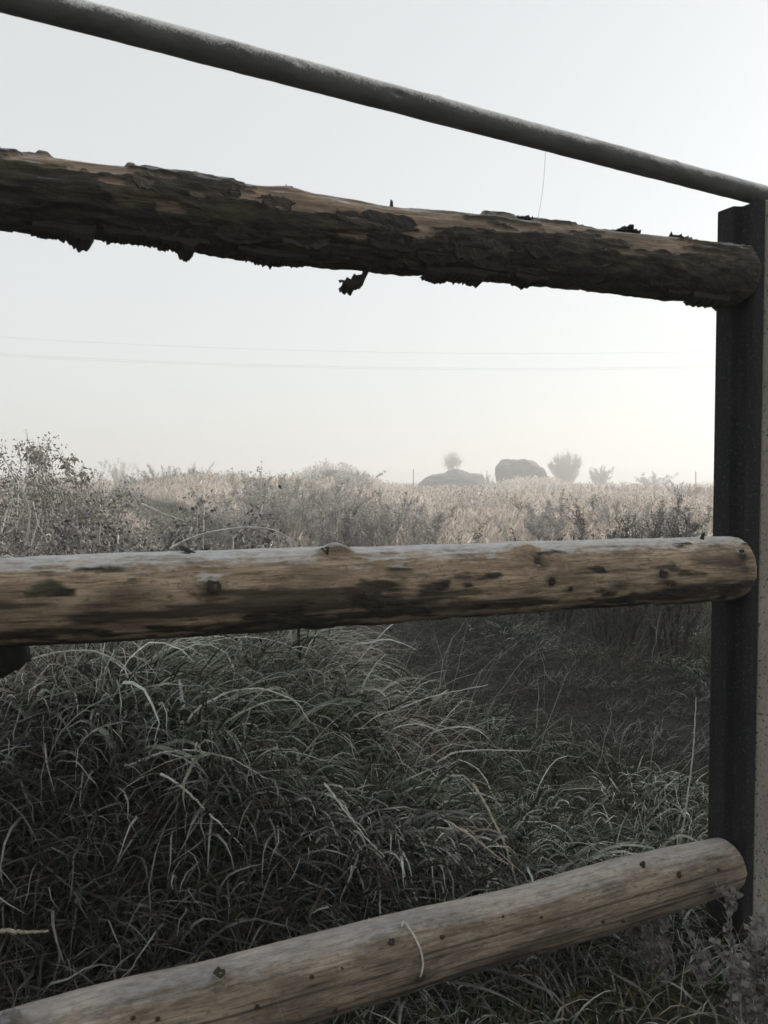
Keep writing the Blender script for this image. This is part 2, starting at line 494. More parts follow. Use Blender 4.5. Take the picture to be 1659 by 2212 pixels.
def make_log(name, samples, seed, mat, label, end_s=None, ns=800, nt=96, extend=-700, bark_fn=None, bark_h=0.006,
             bumps=(), dirt_fn=None, rough=0.010, category="fence rail", end_round=0.02, shrink=0.0):
    s, C, R = rail_frame(samples, extend, None)
    send = s[-1] if end_s is None else end_s(C[0])
    S = np.linspace(s[0], send, ns)
    # extrapolate the last sample linearly to the end
    def interp(vals):
        out = np.interp(S, s, vals)
        ex = S > s[-1]
        sl = (vals[-1] - vals[-3]) / (s[-1] - s[-3])
        out[ex] = vals[-1] + sl * (S[ex] - s[-1])
        ker = np.hanning(41); ker /= ker.sum()
        return np.convolve(np.pad(out, 20, mode='reflect', reflect_type='odd'), ker, mode='valid')
    cen = np.stack([interp(C[:, i]) for i in range(3)], -1)
    rad = interp(R) - shrink
    axis = (C[-1] - C[0]); axis /= np.linalg.norm(axis)
    up = np.array([0, 0, 1.0]) - axis * axis[2]; up /= np.linalg.norm(up)
    front = np.cross(up, axis)
    if front.dot(-NOUT) < 0: front = -front
    th = np.arange(nt) * 2 * pi / nt                       # 0 = up, pi/2 = towards the camera
    SS, TH = np.meshgrid(S, th, indexing='ij')
    cx, cy_ = np.cos(TH), np.sin(TH)
    rr = rad[:, None] * np.ones_like(TH)
    rr = rr * (1 + 0.035 * fbm(SS * 2.2, cx * 0.9, cy_ * 0.9, seed=seed, octs=3))
    rr = rr + rough * 0.25 * fbm(SS * 9, cx * 5, cy_ * 5, seed=seed + 50, octs=4)
    rr = rr + 0.0016 * fbm(SS * 12, cx * 22, cy_ * 22, seed=seed + 90, octs=3)
    dirt = np.zeros_like(rr)
    for (px, py, amp, ws, wt, dk) in bumps:
        p = on_fence(px, py)
        sb = (p - C[0]).dot(FDIR)
        i = int(np.clip(np.searchsorted(S, sb), 0, ns - 1))
        q = np.clip(((cen[i][2] - p[2]) / rad[i]), -0.98, 0.98)
        tb = pi / 2 + math.asin(q)
        dth = (TH - tb + pi) % (2 * pi) - pi
        g = np.exp(-((SS - sb) / ws) ** 2 - (dth / wt) ** 2)
        rr = rr + amp * g
        dirt = dirt + dk * np.exp(-((SS - sb) / (ws * 1.1)) ** 2 - (dth / (wt * 1.1)) ** 2)
    bark = np.zeros_like(rr)
    if bark_fn is not None:
        bark = np.clip(bark_fn(SS, TH, cx, cy_), 0, 1)
        rr = rr + bark_h * bark * (0.75 + 0.5 * fbm(SS * 30, cx * 7, cy_ * 7, seed=seed + 7, octs=3))
    if dirt_fn is not None:
        dirt = dirt + dirt_fn(SS, TH, cx, cy_)
    # rounded saw-cut end
    de = np.clip((send - SS) / end_round, 0, 1)
    rr = rr * (1 - 0.18 * (1 - de) ** 2)
    V = cen[:, None, :] + rr[..., None] * (np.cos(TH)[..., None] * up + np.sin(TH)[..., None] * front)
    origin = cen[-1].copy()
    lc = np.stack([SS, rr * cx, rr * cy_], -1).reshape(-1, 3)
    idx = np.arange(ns * nt).reshape(ns, nt)
    nx = np.roll(idx, -1, axis=1)
    Q = np.stack([idx[:-1], idx[1:], nx[1:], nx[:-1]], -1).reshape(-1, 4)
    V2 = V.reshape(-1, 3)
    # end discs (quads collapsing to a centre ring)
    extraV, extraQ, base = [], [], ns * nt
    for row, cc in ((0, cen[0]), (ns - 1, cen[-1])):
        ring = cc + 0.02 * (V[row] - cc)
        extraV.append(ring)
        a = idx[row]; b = np.arange(base, base + nt); base += nt
        q = np.stack([a, np.roll(a, -1), np.roll(b, -1), b], -1)
        extraQ.append(q if row == 0 else q[:, ::-1])
    V2 = np.vstack([V2] + extraV) - origin
    Q = np.vstack([Q] + extraQ)
    pad = np.zeros(2 * nt)
    o = mesh_obj(name, V2, Q, mat, origin=origin)
    attr(o, "lc", np.vstack([lc, lc[:nt] * 0.2, lc[-nt:] * 0.2]))
    attr(o, "bark", np.concatenate([bark.ravel(), pad]))
    attr(o, "dirt", np.concatenate([np.clip(dirt, 0, 1).ravel(), pad]))
    tag(o, label, category, "log rails of the fence")
    info = dict(o=o, S=S, cen=cen, rad=rad, up=up, front=front, axis=axis, C0=C[0], origin=origin)
    return info

def log_point(L, px, py, lift=0.0):
    p = on_fence(px, py)
    sb = (p - L['C0']).dot(FDIR)
    i = int(np.clip(np.searchsorted(L['S'], sb), 0, len(L['S']) - 1))
    q = np.clip((L['cen'][i][2] - p[2]) / L['rad'][i], -0.99, 0.99)
    th = pi / 2 + math.asin(q)
    nrm = cos(th) * L['up'] + sin(th) * L['front']
    return L['cen'][i] + nrm * (L['rad'][i] + lift), nrm, L['axis']

def knot(L, px, py, r, h, seed, mat='knot', tilt=(0, 0)):
    """a short broken branch stub standing on the log"""
    r = r * 0.85
    p, n, ax = log_point(L, px, py, -0.001)
    n = n + ax * tilt[0] + np.array([0, 0, tilt[1]]); n /= np.linalg.norm(n)
    b = np.cross(n, ax); b /= np.linalg.norm(b); a = np.cross(b, n)
    rng = np.random.default_rng(seed)
    k = 12
    th = np.arange(k) * 2 * pi / k
    jit = 1 + 0.22 * rng.standard_normal(k)
    rings = []
    for (rf, hf) in ((1.35, 0.0), (1.05, 0.45), (0.9, 0.95), (0.6, 1.0), (0.15, 0.72), (0.0, 0.72)):
        j = jit if rf < 1.2 else 1
        hh = h * hf * (1 + 0.15 * rng.standard_normal(k) * (hf > 0.4))
        rings.append(p + (r * rf * j * np.cos(th))[:, None] * a * 1.2 + (r * rf * j * np.sin(th))[:, None] * b + hh[:, None] * n if hasattr(hh, '__len__')
                     else p + (r * rf * j * np.cos(th))[:, None] * a * 1.2 + (r * rf * j * np.sin(th))[:, None] * b + hh * n)
    V = np.vstack(rings)
    idx = np.arange(len(rings) * k).reshape(len(rings), k); nx = np.roll(idx, -1, axis=1)
    Q = np.stack([idx[:-1], nx[:-1], nx[1:], idx[1:]], -1).reshape(-1, 4)
    o = mesh_obj("knot", V - L['origin'], Q, M[mat], L['o'])
    return o

# post face position along the fence
S_POST = on_fence(1592, 900).dot(FDIR)
def end_at_post(gap):
    return lambda C0: S_POST - gap - C0.dot(FDIR)

UPPER = [(0, 327, 497), (200, 349, 512), (400, 374, 538), (600, 404, 568), (830, 440, 588), (1029, 459, 604), (1129, 471, 612), (1329, 497, 632), (1544, 520, 657)]
MIDDLE = [(0, 1205, 1391), (250, 1194, 1383), (500, 1187, 1366), (829, 1180, 1345), (1029, 1174, 1329), (1130, 1168, 1321), (1229, 1167, 1314), (1400, 1163, 1305), (1544, 1158, 1297)]
LOWER = [(0, 2202, 2392), (150, 2157, 2341), (300, 2119, 2297), (450, 2087, 2256), (600, 2048, 2212), (829, 1990, 2146), (979, 1957, 2097), (1129, 1922, 2057), (1279, 1880, 2015), (1354, 1859, 1991), (1429, 1843, 1967), (1540, 1820, 1930)]

def upper_bark(S, T, cx, cy_):
    n = fbm(S * 3.2, cx * 1.6, cy_ * 1.6, seed=11, octs=5, gain=0.6)
    n2 = fbm(S * 9.0, cx * 3.0, cy_ * 3.0, seed=12, octs=4)
    under = smooth(-0.75, 0.55, -cx)                     # more bark below
    left = smooth(1.8, 0.3, S)
    return smooth(0.0, 0.07, n * 1.15 + n2 * 0.55 + under * 0.50 - 0.20 + 0.16 * left - 0.10 * smooth(2.2, 2.8, S))
def mid_bark(S, T, cx, cy_):
    n = fbm(S * 4.0, cx * 2.0, cy_ * 2.0, seed=21, octs=5, gain=0.6)
    n2 = fbm(S * 16.0, cx * 4.0, cy_ * 4.0, seed=22, octs=3)
    under = smooth(0.10, 0.75, -cx)
    return smooth(-0.06, 0.20, n * 1.0 + n2 * 0.9 + under * 0.62 - 0.52)
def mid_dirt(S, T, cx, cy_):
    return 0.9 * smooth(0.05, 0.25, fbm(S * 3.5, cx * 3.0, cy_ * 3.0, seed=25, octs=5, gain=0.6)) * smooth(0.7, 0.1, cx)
def low_dirt(S, T, cx, cy_):
    # long drying cracks that follow the grain
    d = 0
    for (t0, s0, ln, sd_) in ((1.75, 1.45, 0.55, 1), (1.35, 0.75, 0.45, 2), (1.62, 1.9, 0.7, 7), (2.05, 1.2, 0.6, 8), (1.2, 1.3, 0.5, 9), (1.85, 2.6, 0.35, 10), (1.95, 2.2, 0.5, 3), (1.55, 2.55, 0.25, 4), (1.15, 1.9, 0.3, 5), (1.5, 0.2, 0.4, 6)):
        tt = t0 + 0.10 * fbm(S * 3, S * 0, seed=60 + sd_, octs=3)
        w = 0.034 * np.clip(1 - ((S - s0) / ln) ** 2, 0, 1) + 1e-4
        d = d + np.exp(-((T - tt) / w) ** 2) * (np.abs(S - s0) < ln)
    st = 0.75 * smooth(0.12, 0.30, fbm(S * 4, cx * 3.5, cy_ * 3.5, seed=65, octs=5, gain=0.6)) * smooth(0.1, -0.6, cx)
    return np.clip(d + st, 0, 1)

M['wood_upper'] = mat_wood("barked_log", (0.20, 0.15, 0.11), (0.34, 0.26, 0.19), (0.016, 0.014, 0.011), (0.052, 0.045, 0.033), frost=0.55, frost_lo=0.70, moss=0.35, orange=0.25)
M['wood_mid'] = mat_wood("weathered_log", (0.27, 0.20, 0.135), (0.44, 0.34, 0.24), (0.018, 0.016, 0.012), (0.055, 0.046, 0.034), frost=0.75, frost_lo=0.66, moss=0.3)
M['wood_low'] = mat_wood("bare_grey_log", (0.19, 0.152, 0.113), (0.31, 0.25, 0.188), (0.03, 0.026, 0.02), (0.06, 0.05, 0.04), frost=0.30, frost_lo=0.70)

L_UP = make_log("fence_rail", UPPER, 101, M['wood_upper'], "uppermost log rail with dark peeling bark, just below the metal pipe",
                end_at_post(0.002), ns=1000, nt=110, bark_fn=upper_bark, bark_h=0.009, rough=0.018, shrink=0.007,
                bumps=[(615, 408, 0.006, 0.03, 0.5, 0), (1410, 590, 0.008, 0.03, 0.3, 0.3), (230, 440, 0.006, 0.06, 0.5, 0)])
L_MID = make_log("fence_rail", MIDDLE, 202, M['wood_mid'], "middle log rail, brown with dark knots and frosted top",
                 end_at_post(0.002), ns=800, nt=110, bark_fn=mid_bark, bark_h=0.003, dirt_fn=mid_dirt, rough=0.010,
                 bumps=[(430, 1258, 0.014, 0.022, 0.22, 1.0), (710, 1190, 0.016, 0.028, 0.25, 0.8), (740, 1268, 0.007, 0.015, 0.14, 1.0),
                        (1100, 1180, 0.012, 0.035, 0.3, 0), (1125, 1205, -0.010, 0.012, 0.22, 1.0), (1143, 1243, 0.004, 0.012, 0.14, 1.0),
                        (1160, 1200, 0.007, 0.02, 0.4, 0), (1380, 1235, 0.005, 0.02, 0.2, 0.9), (1290, 1255, 0.002, 0.03, 0.16, 0.9),
                        (1550, 1195, 0.006, 0.012, 0.14, 1.0), (1550, 1225, 0.002, 0.02, 0.12, 0.9), (1185, 1265, 0.002, 0.012, 0.12, 0.8),
                        (260, 1270, 0.002, 0.05, 0.2, 0.8), (200, 1310, 0.001, 0.05, 0.2, 0.7), (1545, 1270, 0.002, 0.03, 0.15, 0.9)])
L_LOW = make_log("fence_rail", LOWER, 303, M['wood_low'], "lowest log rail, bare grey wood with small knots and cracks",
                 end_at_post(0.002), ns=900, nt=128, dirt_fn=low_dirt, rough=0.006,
                 bumps=[(460, 2092, 0.007, 0.02, 0.25, 0.5), (820, 2005, 0.006, 0.03, 0.3, 0.3), (1365, 1862, 0.006, 0.04, 0.4, 0), (455, 2180, 0.008, 0.04, 0.3, 0.0),
                        (870, 2062, 0.007, 0.02, 0.2, 0.6), (1490, 1897, 0.003, 0.012, 0.12, 0.9), (15, 2185, 0.012, 0.02, 0.3, 0.4)])

for (px, py, r, h, sd_, mt, tl) in [(432, 1258, .012, .016, 1, 'knot', (.4, 0)), (708, 1186, .010, .014, 2, 'knot_frost', (.8, 0)), (690, 1192, .008, .012, 3, 'knot', (-.5, 0)),
                                (742, 1268, .006, .007, 4, 'knot', (0, 0)), (1143, 1246, .008, .008, 5, 'knot', (0, 0)), (1378, 1232, .009, .006, 6, 'knot', (0, 0)),
                                (1550, 1188, .006, .008, 7, 'knot', (0, 0)), (1498, 1163, .004, .014, 8, 'knot', (0, .5)), (400, 1190, .010, .006, 9, 'knot', (.5, 0)),
                                (1186, 1262, .005, .004, 10, 'knot', (0, 0)), (1400, 1254, .005, .004, 11, 'knot', (0, 0))]:
    knot(L_MID, px, py, r, h, sd_, mt, tl)
for (px, py, r, h, sd_, mt, tl) in [(460, 2090, .010, .010, 21, 'knot', (.3, 0)), (530, 2127, .0045, .005, 22, 'knot', (0, 0)), (820, 2010, .007, .008, 23, 'knot', (0, 0)),
                                (925, 1995, .004, .004, 24, 'knot', (0, 0)), (1366, 1862, .006, .012, 25, 'knot', (0, .5)), (1427, 1868, .006, .006, 26, 'knot', (0, 0)),
                                (1490, 1898, .005, .005, 27, 'knot', (0, 0)), (1255, 1957, .0035, .004, 28, 'knot', (0, 0)), (1298, 1955, .0035, .004, 29, 'knot', (0, 0)),
                                (868, 2064, .008, .008, 30, 'knot', (0, 0)), (1128, 2028, .007, .007, 31, 'knot', (0, 0)), (1058, 1957, .003, .003, 32, 'knot', (0, 0)),
                                (1132, 1953, .003, .003, 33, 'knot', (0, 0)), (695, 2136, .004, .004, 34, 'knot', (0, 0)), (755, 2136, .003, .003, 35, 'knot', (0, 0)),
                                (648, 2072, .004, .004, 36, 'knot', (0, 0)), (712, 2055, .003, .003, 37, 'knot', (0, 0)), (20, 2190, .010, .014, 38, 'knot_frost', (0, .3)),
                                (275, 2157, .003, .003, 39, 'knot', (0, 0)), (326, 2155, .003, .003, 40, 'knot', (0, 0)), (1510, 1857, .004, .004, 41, 'knot', (0, 0))]:
    knot(L_LOW, px, py, r * 1.0, h * 1.0, sd_, mt, tl)
for (px, py, r, h, sd_, mt, tl) in [(843, 437, .003, .012, 51, 'knot', (0, .3)), (1410, 585, .007, .006, 52, 'knot', (0, 0)), (30, 345, .006, .006, 53, 'knot_frost', (0, 0)),
                                (8, 327, .004, .008, 54, 'knot', (0, .4))]:
    knot(L_UP, px, py, r, h, sd_, mt, tl)

# the broken stub under the left end of the middle rail
def under_stub():
    p, n, ax = log_point(L_MID, -25, 1385, -0.03)
    p = p + NOUT * 0.045 - np.array([0, 0, 0.012])
    d = np.array([0, 0, -1.0]) + 0.35 * ax; d /= np.linalg.norm(d)
    k, rings = 16, []
    th = np.arange(k) * 2 * pi / k
    b = np.cross(d, ax); b /= np.linalg.norm(b); a = np.cross(b, d)
    rng = np.random.default_rng(5)
    jit = 1 + 0.08 * rng.standard_normal(k)
    for rf, h in ((1.25, -0.02), (1.05, 0.02), (0.95, 0.05), (0.85, 0.068), (0.5, 0.074), (0.05, 0.07)):
        rings.append(p + (0.046 * rf * jit * np.cos(th))[:, None] * a + (0.05 * rf * jit * np.sin(th))[:, None] * b + (h + 0.004 * rng.standard_normal(k))[:, None] * d)
    V = np.vstack(rings); idx = np.arange(len(V)).reshape(-1, k); nx = np.roll(idx, -1, axis=1)
    mesh_obj("branch_stub", V - L_MID['origin'], np.stack([idx[:-1], nx[:-1], nx[1:], idx[1:]], -1).reshape(-1, 4), M['stub'], L_MID['o'])
under_stub()

# strips of bark that have come loose from the underside of the top rail
def bark_strip(px_profile, seed, th0=2.55, thick=0.004, curl=0.0, name="bark_strip"):
    """px_profile: list of (pixel x, pixel y of the ragged lower edge)"""
    L = L_UP
    pr = np.array(px_profile, float)
    n = max(16, int((pr[-1, 0] - pr[0, 0]) / 3))
    xs = np.linspace(pr[0, 0], pr[-1, 0], n)
    ys = np.interp(xs, pr[:, 0], pr[:, 1])
    rng = np.random.default_rng(seed)
    ys = ys + 8 + 2.5 * rng.standard_normal(n) * np.interp(xs, [xs[0], xs[len(xs) // 2], xs[-1]], [0.3, 1, 0.3])
    m = 6
    rows = []
    for x, y in zip(xs, ys):
        p = on_fence(x, y)
        i = int(np.clip(np.searchsorted(L['S'], (p - L['C0']).dot(FDIR)), 0, len(L['S']) - 1))
        c, r = L['cen'][i], L['rad'][i] + 0.003
        start = c + r * (cos(th0) * L['up'] + sin(th0) * L['front'])
        # lower edge sits about under the axis of the log, a little towards the camera
        e = p - NOUT * 0.012
        row = []
        for j in range(m):
            f = j / (m - 1)
            q = start * (1 - f) + e * f + (-NOUT) * (0.012 * sin(pi * f) + curl * f * f) + np.array([0, 0, -1]) * 0.004 * sin(pi * f)
            row.append(q)
        rows.append(row)
    A = np.array(rows)
    Bk = A + NOUT * thick + 0.001 * rng.standard_normal(A.shape)
    V = np.concatenate([A.reshape(-1, 3), Bk.reshape(-1, 3)])
    ia = np.arange(n * m).reshape(n, m); ib = ia + n * m
    def quads(i): return np.stack([i[:-1, :-1], i[1:, :-1], i[1:, 1:], i[:-1, 1:]], -1).reshape(-1, 4)
    Q = [quads(ia), quads(ib)[:, ::-1]]
    for e1, e2 in ((ia[:, 0], ib[:, 0]), (ia[:, -1], ib[:, -1]), (ia[0], ib[0]), (ia[-1], ib[-1])):
        Q.append(np.stack([e1[:-1], e1[1:], e2[1:], e2[:-1]], -1))
    return mesh_obj(name, V - L['origin'], np.vstack(Q), M['flake'], L['o'], smooth_=False)

bark_strip([(66, 504), (90, 511), (120, 513), (150, 524), (168, 537), (190, 538), (196, 528), (200, 514)], 1)
bark_strip([(218, 514), (226, 520), (300, 524), (335, 530), (350, 541), (356, 535), (378, 540), (396, 560), (408, 558), (416, 538), (440, 541)], 2)
bark_strip([(500, 551), (520, 556), (550, 566), (580, 572), (610, 569), (630, 573), (650, 570)], 3)
bark_strip([(900, 596), (925, 606), (960, 604), (1000, 609), (1022, 616), (1032, 603), (1050, 604)], 4)
bark_strip([(1090, 606), (1112, 614), (1122, 619), (1135, 613), (1160, 614)], 5)
bark_strip([(1415, 636), (1425, 643), (1440, 641), (1450, 643), (1460, 641)], 6)
bark_strip([(1468, 646), (1475, 654), (1500, 656), (1530, 660), (1540, 667), (1545, 660)], 7)

def bark_curl():
    """the hooked curl of bark that hangs from the underside of the top rail"""
    pts = [(806, 566), (800, 580), (790, 598), (772, 611), (754, 614), (742, 610)]
    wid = [4, 6, 11, 13, 12, 7]
    A = []
    for k in range(24):
        f = k / 23 * (len(pts) - 1)
        i = min(int(f), len(pts) - 2); g = f - i
        x = pts[i][0] * (1 - g) + pts[i + 1][0] * g; y = pts[i][1] * (1 - g) + pts[i + 1][1] * g
        w = wid[i] * (1 - g) + wid[i + 1] * g
        p = on_fence(x, y, -0.02)
        w3 = w / FPX * 1.75
        rng = np.random.default_rng(k)
        jag = 0.003 * rng.standard_normal()
        A.append([p + np.array([0, 0, w3 * t]) + NOUT * (0.018 * (t * t)) + np.array([0, 0, jag * (abs(t) > .9)]) for t in np.linspace(-1, 1, 7)])
    A = np.array(A); n, m = A.shape[:2]
    Bk = A + NOUT * 0.005
    V = np.concatenate([A.reshape(-1, 3), Bk.reshape(-1, 3)])
    ia = np.arange(n * m).reshape(n, m); ib = ia + n * m
    q = lambda i: np.stack([i[:-1, :-1], i[1:, :-1], i[1:, 1:], i[:-1, 1:]], -1).reshape(-1, 4)
    Q = [q(ia), q(ib)[:, ::-1]]
    for e1, e2 in ((ia[:, 0], ib[:, 0]), (ia[:, -1], ib[:, -1]), (ia[0], ib[0]), (ia[-1], ib[-1])):
        Q.append(np.stack([e1[:-1], e1[1:], e2[1:], e2[:-1]], -1))
    mesh_obj("bark_curl", V - L_UP['origin'], np.vstack(Q), M['flake'], L_UP['o'], smooth_=False)
bark_curl()

def top_flake(px0, px1, py, seed, hgt=0.006):
    p0, n0, ax = log_point(L_UP, px0, py, 0.001); p1, n1, _ = log_point(L_UP, px1, py + (px1 - px0) * 0.1, 0.001)
    rng = np.random.default_rng(seed)
    n = 14; rows = []
    for k in range(n):
        f = k / (n - 1)
        c = p0 * (1 - f) + p1 * f
        w = 0.012 * sin(pi * (0.12 + 0.8 * f)) * (1 + 0.3 * rng.standard_normal())
        lift = hgt * (0.3 + abs(sin(pi * f * 1.3)))
        rows.append([c - NOUT * w * t + np.array([0, 0, lift + 0.003 * rng.standard_normal()]) for t in (-1, -0.3, 0.4, 1)])
    A = np.array(rows); m = 4
    Bk = A - np.array([0, 0, 0.003])
    V = np.concatenate([A.reshape(-1, 3), Bk.reshape(-1, 3)])
    ia = np.arange(n * m).reshape(n, m); ib = ia + n * m
    q = lambda i: np.stack([i[:-1, :-1], i[1:, :-1], i[1:, 1:], i[:-1, 1:]], -1).reshape(-1, 4)
    Q = [q(ia), q(ib)[:, ::-1]]
    for e1, e2 in ((ia[:, 0], ib[:, 0]), (ia[:, -1], ib[:, -1]), (ia[0], ib[0]), (ia[-1], ib[-1])):
        Q.append(np.stack([e1[:-1], e1[1:], e2[1:], e2[:-1]], -1))
    mesh_obj("bark_flake", V - L_UP['origin'], np.vstack(Q), M['flake'], L_UP['o'], smooth_=False)
top_flake(1325, 1378, 497, 1, 0.008); top_flake(1110, 1150, 472, 2, 0.004); top_flake(1435, 1490, 512, 3, 0.003); top_flake(600, 640, 408, 4, 0.003)

# plates of bark that still cling to the top rail
def bark_plate(sp, th, ln, wd, seed, mat):
    L = L_UP
    rng = np.random.default_rng(seed)
    n, m = 12, 6
    i0 = int(np.clip(np.searchsorted(L['S'], sp), 5, len(L['S']) - 6))
    A = np.zeros((n, m, 3)); Bk = np.zeros((n, m, 3))
    lift = rng.uniform(0.0025, 0.007); curl = rng.uniform(0.0, 0.006)
    for a in range(n):
        fa = a / (n - 1) - 0.5
        wj = wd * (1 - (2 * fa) ** 4 * 0.7) * (0.92 + 0.16 * rng.random()); sh = 0.05 * wd * rng.standard_normal()
        for b in range(m):
            fb = b / (m - 1) - 0.5
            s_ = sp + ln * (fa + 0.05 * rng.standard_normal() * (abs(fa) > 0.4))
            i = int(np.clip(np.searchsorted(L['S'], s_), 0, len(L['S']) - 1))
            r = L['rad'][i]
            t = th + (wj * fb + sh) / r
            h = lift + curl * (2 * abs(fb)) ** 3 * (fb > 0) + 0.0006 * rng.standard_normal()
            nn = cos(t) * L['up'] + sin(t) * L['front']
            c = L['cen'][i] + L['axis'] * (s_ - L['S'][i])
            A[a, b] = c + nn * (r + h); Bk[a, b] = c + nn * (r + h - 0.004)
    V = np.concatenate([A.reshape(-1, 3), Bk.reshape(-1, 3)])
    ia = np.arange(n * m).reshape(n, m); ib = ia + n * m
    q = lambda i: np.stack([i[:-1, :-1], i[1:, :-1], i[1:, 1:], i[:-1, 1:]], -1).reshape(-1, 4)
    Q = [q(ia), q(ib)[:, ::-1]]
    for e1, e2 in ((ia[:, 0], ib[:, 0]), (ia[:, -1], ib[:, -1]), (ia[0], ib[0]), (ia[-1], ib[-1])):
        Q.append(np.stack([e1[:-1], e1[1:], e2[1:], e2[:-1]], -1))
    mesh_obj("bark_plate", V - L['origin'], np.vstack(Q), M[mat], L['o'], smooth_=False)
_r = np.random.default_rng(99)
_s0 = (on_fence(-60, 420) - L_UP['C0']).dot(FDIR); _s1 = (on_fence(1500, 590) - L_UP['C0']).dot(FDIR)
for k in range(60):
    sp = _s0 + (_s1 - _s0) * _r.random()
    right = (sp - _s0) / (_s1 - _s0)
    th_ = _r.uniform(1.0, 3.0) if right < 0.45 else _r.uniform(1.55, 3.0)
    bark_plate(sp, th_, _r.uniform(0.035, 0.11), _r.uniform(0.018, 0.045), 500 + k, ('flake', 'bark_mid', 'bark_light')[int(_r.integers(0, 3))])

# ------------------------------------------------------------------ metal pipe along the top
PIPE = [(0, -34, 17), (130, 0, 47), (415, 66, 125), (650, 123, 185), (829, 170, 232), (969, 207, 270), (1179, 266, 325), (1429, 345, 392), (1659, 410, 455)]
def build_pipe():
    s, C, R = rail_frame(PIPE, -700, None)
    a = np.polyfit(s, C[:, 2], 1)
    send = S_POST + 0.62 - C[0].dot(FDIR)
    ns, nt = 700, 48
    S = np.linspace(s[0], send, ns)
    slope = (408.0 - 0) / (1659 - 130)
    r = float(np.mean(R[2:8])) * cos(math.atan(0.25))
    cen = C[0][None, :] + (S - s[0])[:, None] * FDIR
    cen[:, 2] = np.polyval(a, S)
    up = np.array([0, 0, 1.0]); front = -NOUT
    th = np.arange(nt) * 2 * pi / nt
    SS, TH = np.meshgrid(S, th, indexing='ij')
    cx, cy_ = np.cos(TH), np.sin(TH)
    rr = r + 0.0007 * fbm(SS * 40, cx * 2.5, cy_ * 2.5, seed=77, octs=4) + 0.0008 * fbm(SS * 9, cx, cy_, seed=78, octs=2)
    for px, py, amp, ws, wt in ((640, 150, -0.002, .008, .3), (850, 215, -0.003, .010, .25), (945, 205, 0.002, .006, .3), (1255, 305, -0.003, .010, .3), (1450, 352, 0.002, .006, .3), (1570, 420, .002, .005, .3)):
        p = on_fence(px, py); sb = (p - C[0]).dot(FDIR)
        i = int(np.searchsorted(S, sb)); tb = pi / 2 + math.asin(float(np.clip((cen[i][2] - p[2]) / r, -.95, .95)))
        rr = rr + amp * np.exp(-((SS - sb) / ws) ** 2 - ((TH - tb) / wt) ** 2)
    V = cen[:, None, :] + rr[..., None] * (cx[..., None] * up + cy_[..., None] * front)
    idx = np.arange(ns * nt).reshape(ns, nt); nx = np.roll(idx, -1, axis=1)
    Q = np.stack([idx[:-1], idx[1:], nx[1:], nx[:-1]], -1).reshape(-1, 4)
    origin = cen[-1]
    o = mesh_obj("metal_pipe", V.reshape(-1, 3) - origin, Q, M['pipe'], origin=origin)
    attr(o, "lc", np.stack([SS, rr * cx, rr * cy_], -1).reshape(-1, 3))
    tag(o, "frosted grey metal pipe running above the log rails", "pipe")
    return float(np.polyval(a, S_POST - C[0].dot(FDIR))) - r
PIPE_UNDER = build_pipe()

# ------------------------------------------------------------------ post: concrete pillar with a near-black channel facing the rails
def prism(name, outline, z0, z1, mat, parent, bevel=0.0, zmod=None, nz=2, origin=(0, 0, 0)):
    """outline: list of (f, n) in fence coordinates, f along the fence from the post face, n away from the camera"""
    k = len(outline)
    zs = np.linspace(z0, z1, nz)
    base = FDIR * S_POST + NOUT * FDIST
    rings = []
    for i, z in enumerate(zs):
        rings.append([base + FDIR * f + NOUT * n + np.array([0, 0, z]) for f, n in outline])
    top = [base + FDIR * f + NOUT * n + np.array([0, 0, z1]) for f, n in outline]
    import bmesh
    bm = bmesh.new()
    vr = [[bm.verts.new(tuple(p - np.asarray(origin))) for p in ring] for ring in rings]
    for i in range(nz - 1):
        for j in range(k):
            bm.faces.new((vr[i][j], vr[i][(j + 1) % k], vr[i + 1][(j + 1) % k], vr[i + 1][j]))
    bm.faces.new(vr[-1]); bm.faces.new(vr[0][::-1])
    bmesh.ops.recalc_face_normals(bm, faces=bm.faces)
    if bevel:
        es = [e for e in bm.edges if len(e.link_faces) == 2 and e.calc_face_angle(0) > 0.6]
        bmesh.ops.bevel(bm, geom=es, offset=bevel, segments=3, affect='EDGES', profile=0.5)
    me = bpy.data.meshes.new(name); bm.to_mesh(me); bm.free()
    for p in me.polygons: p.use_smooth = False
    me.materials.append(mat)
    o = bpy.data.objects.new(name, me); COL.objects.link(o); o.parent = parent
    return o

pb = FDIR * S_POST + NOUT * FDIST
p_org = np.array([pb[0], pb[1], -0.1])
post = empty("fence_post", p_org, "square post with dark ribbed side and pale rough concrete front at the right edge", "fence post")
ZT = PIPE_UNDER - 0.002
prism("pillar", [(0.032, -0.040), (0.16, -0.040), (0.16, 0.062), (0.032, 0.062)], -0.1, ZT, M['concrete'], post, bevel=0.012, nz=2, origin=p_org)
# dark channel: far lip, groove, near lip
prism("channel", [(0.0, 0.066), (0.0, 0.020), (0.020, 0.012), (0.020, -0.018), (0.0, -0.024), (0.0, -0.037), (0.006, -0.0425), (0.0315, -0.0425), (0.0315, 0.066)],
      -0.1, ZT - 0.004, M['channel'], post, bevel=0.004, nz=2, origin=p_org)

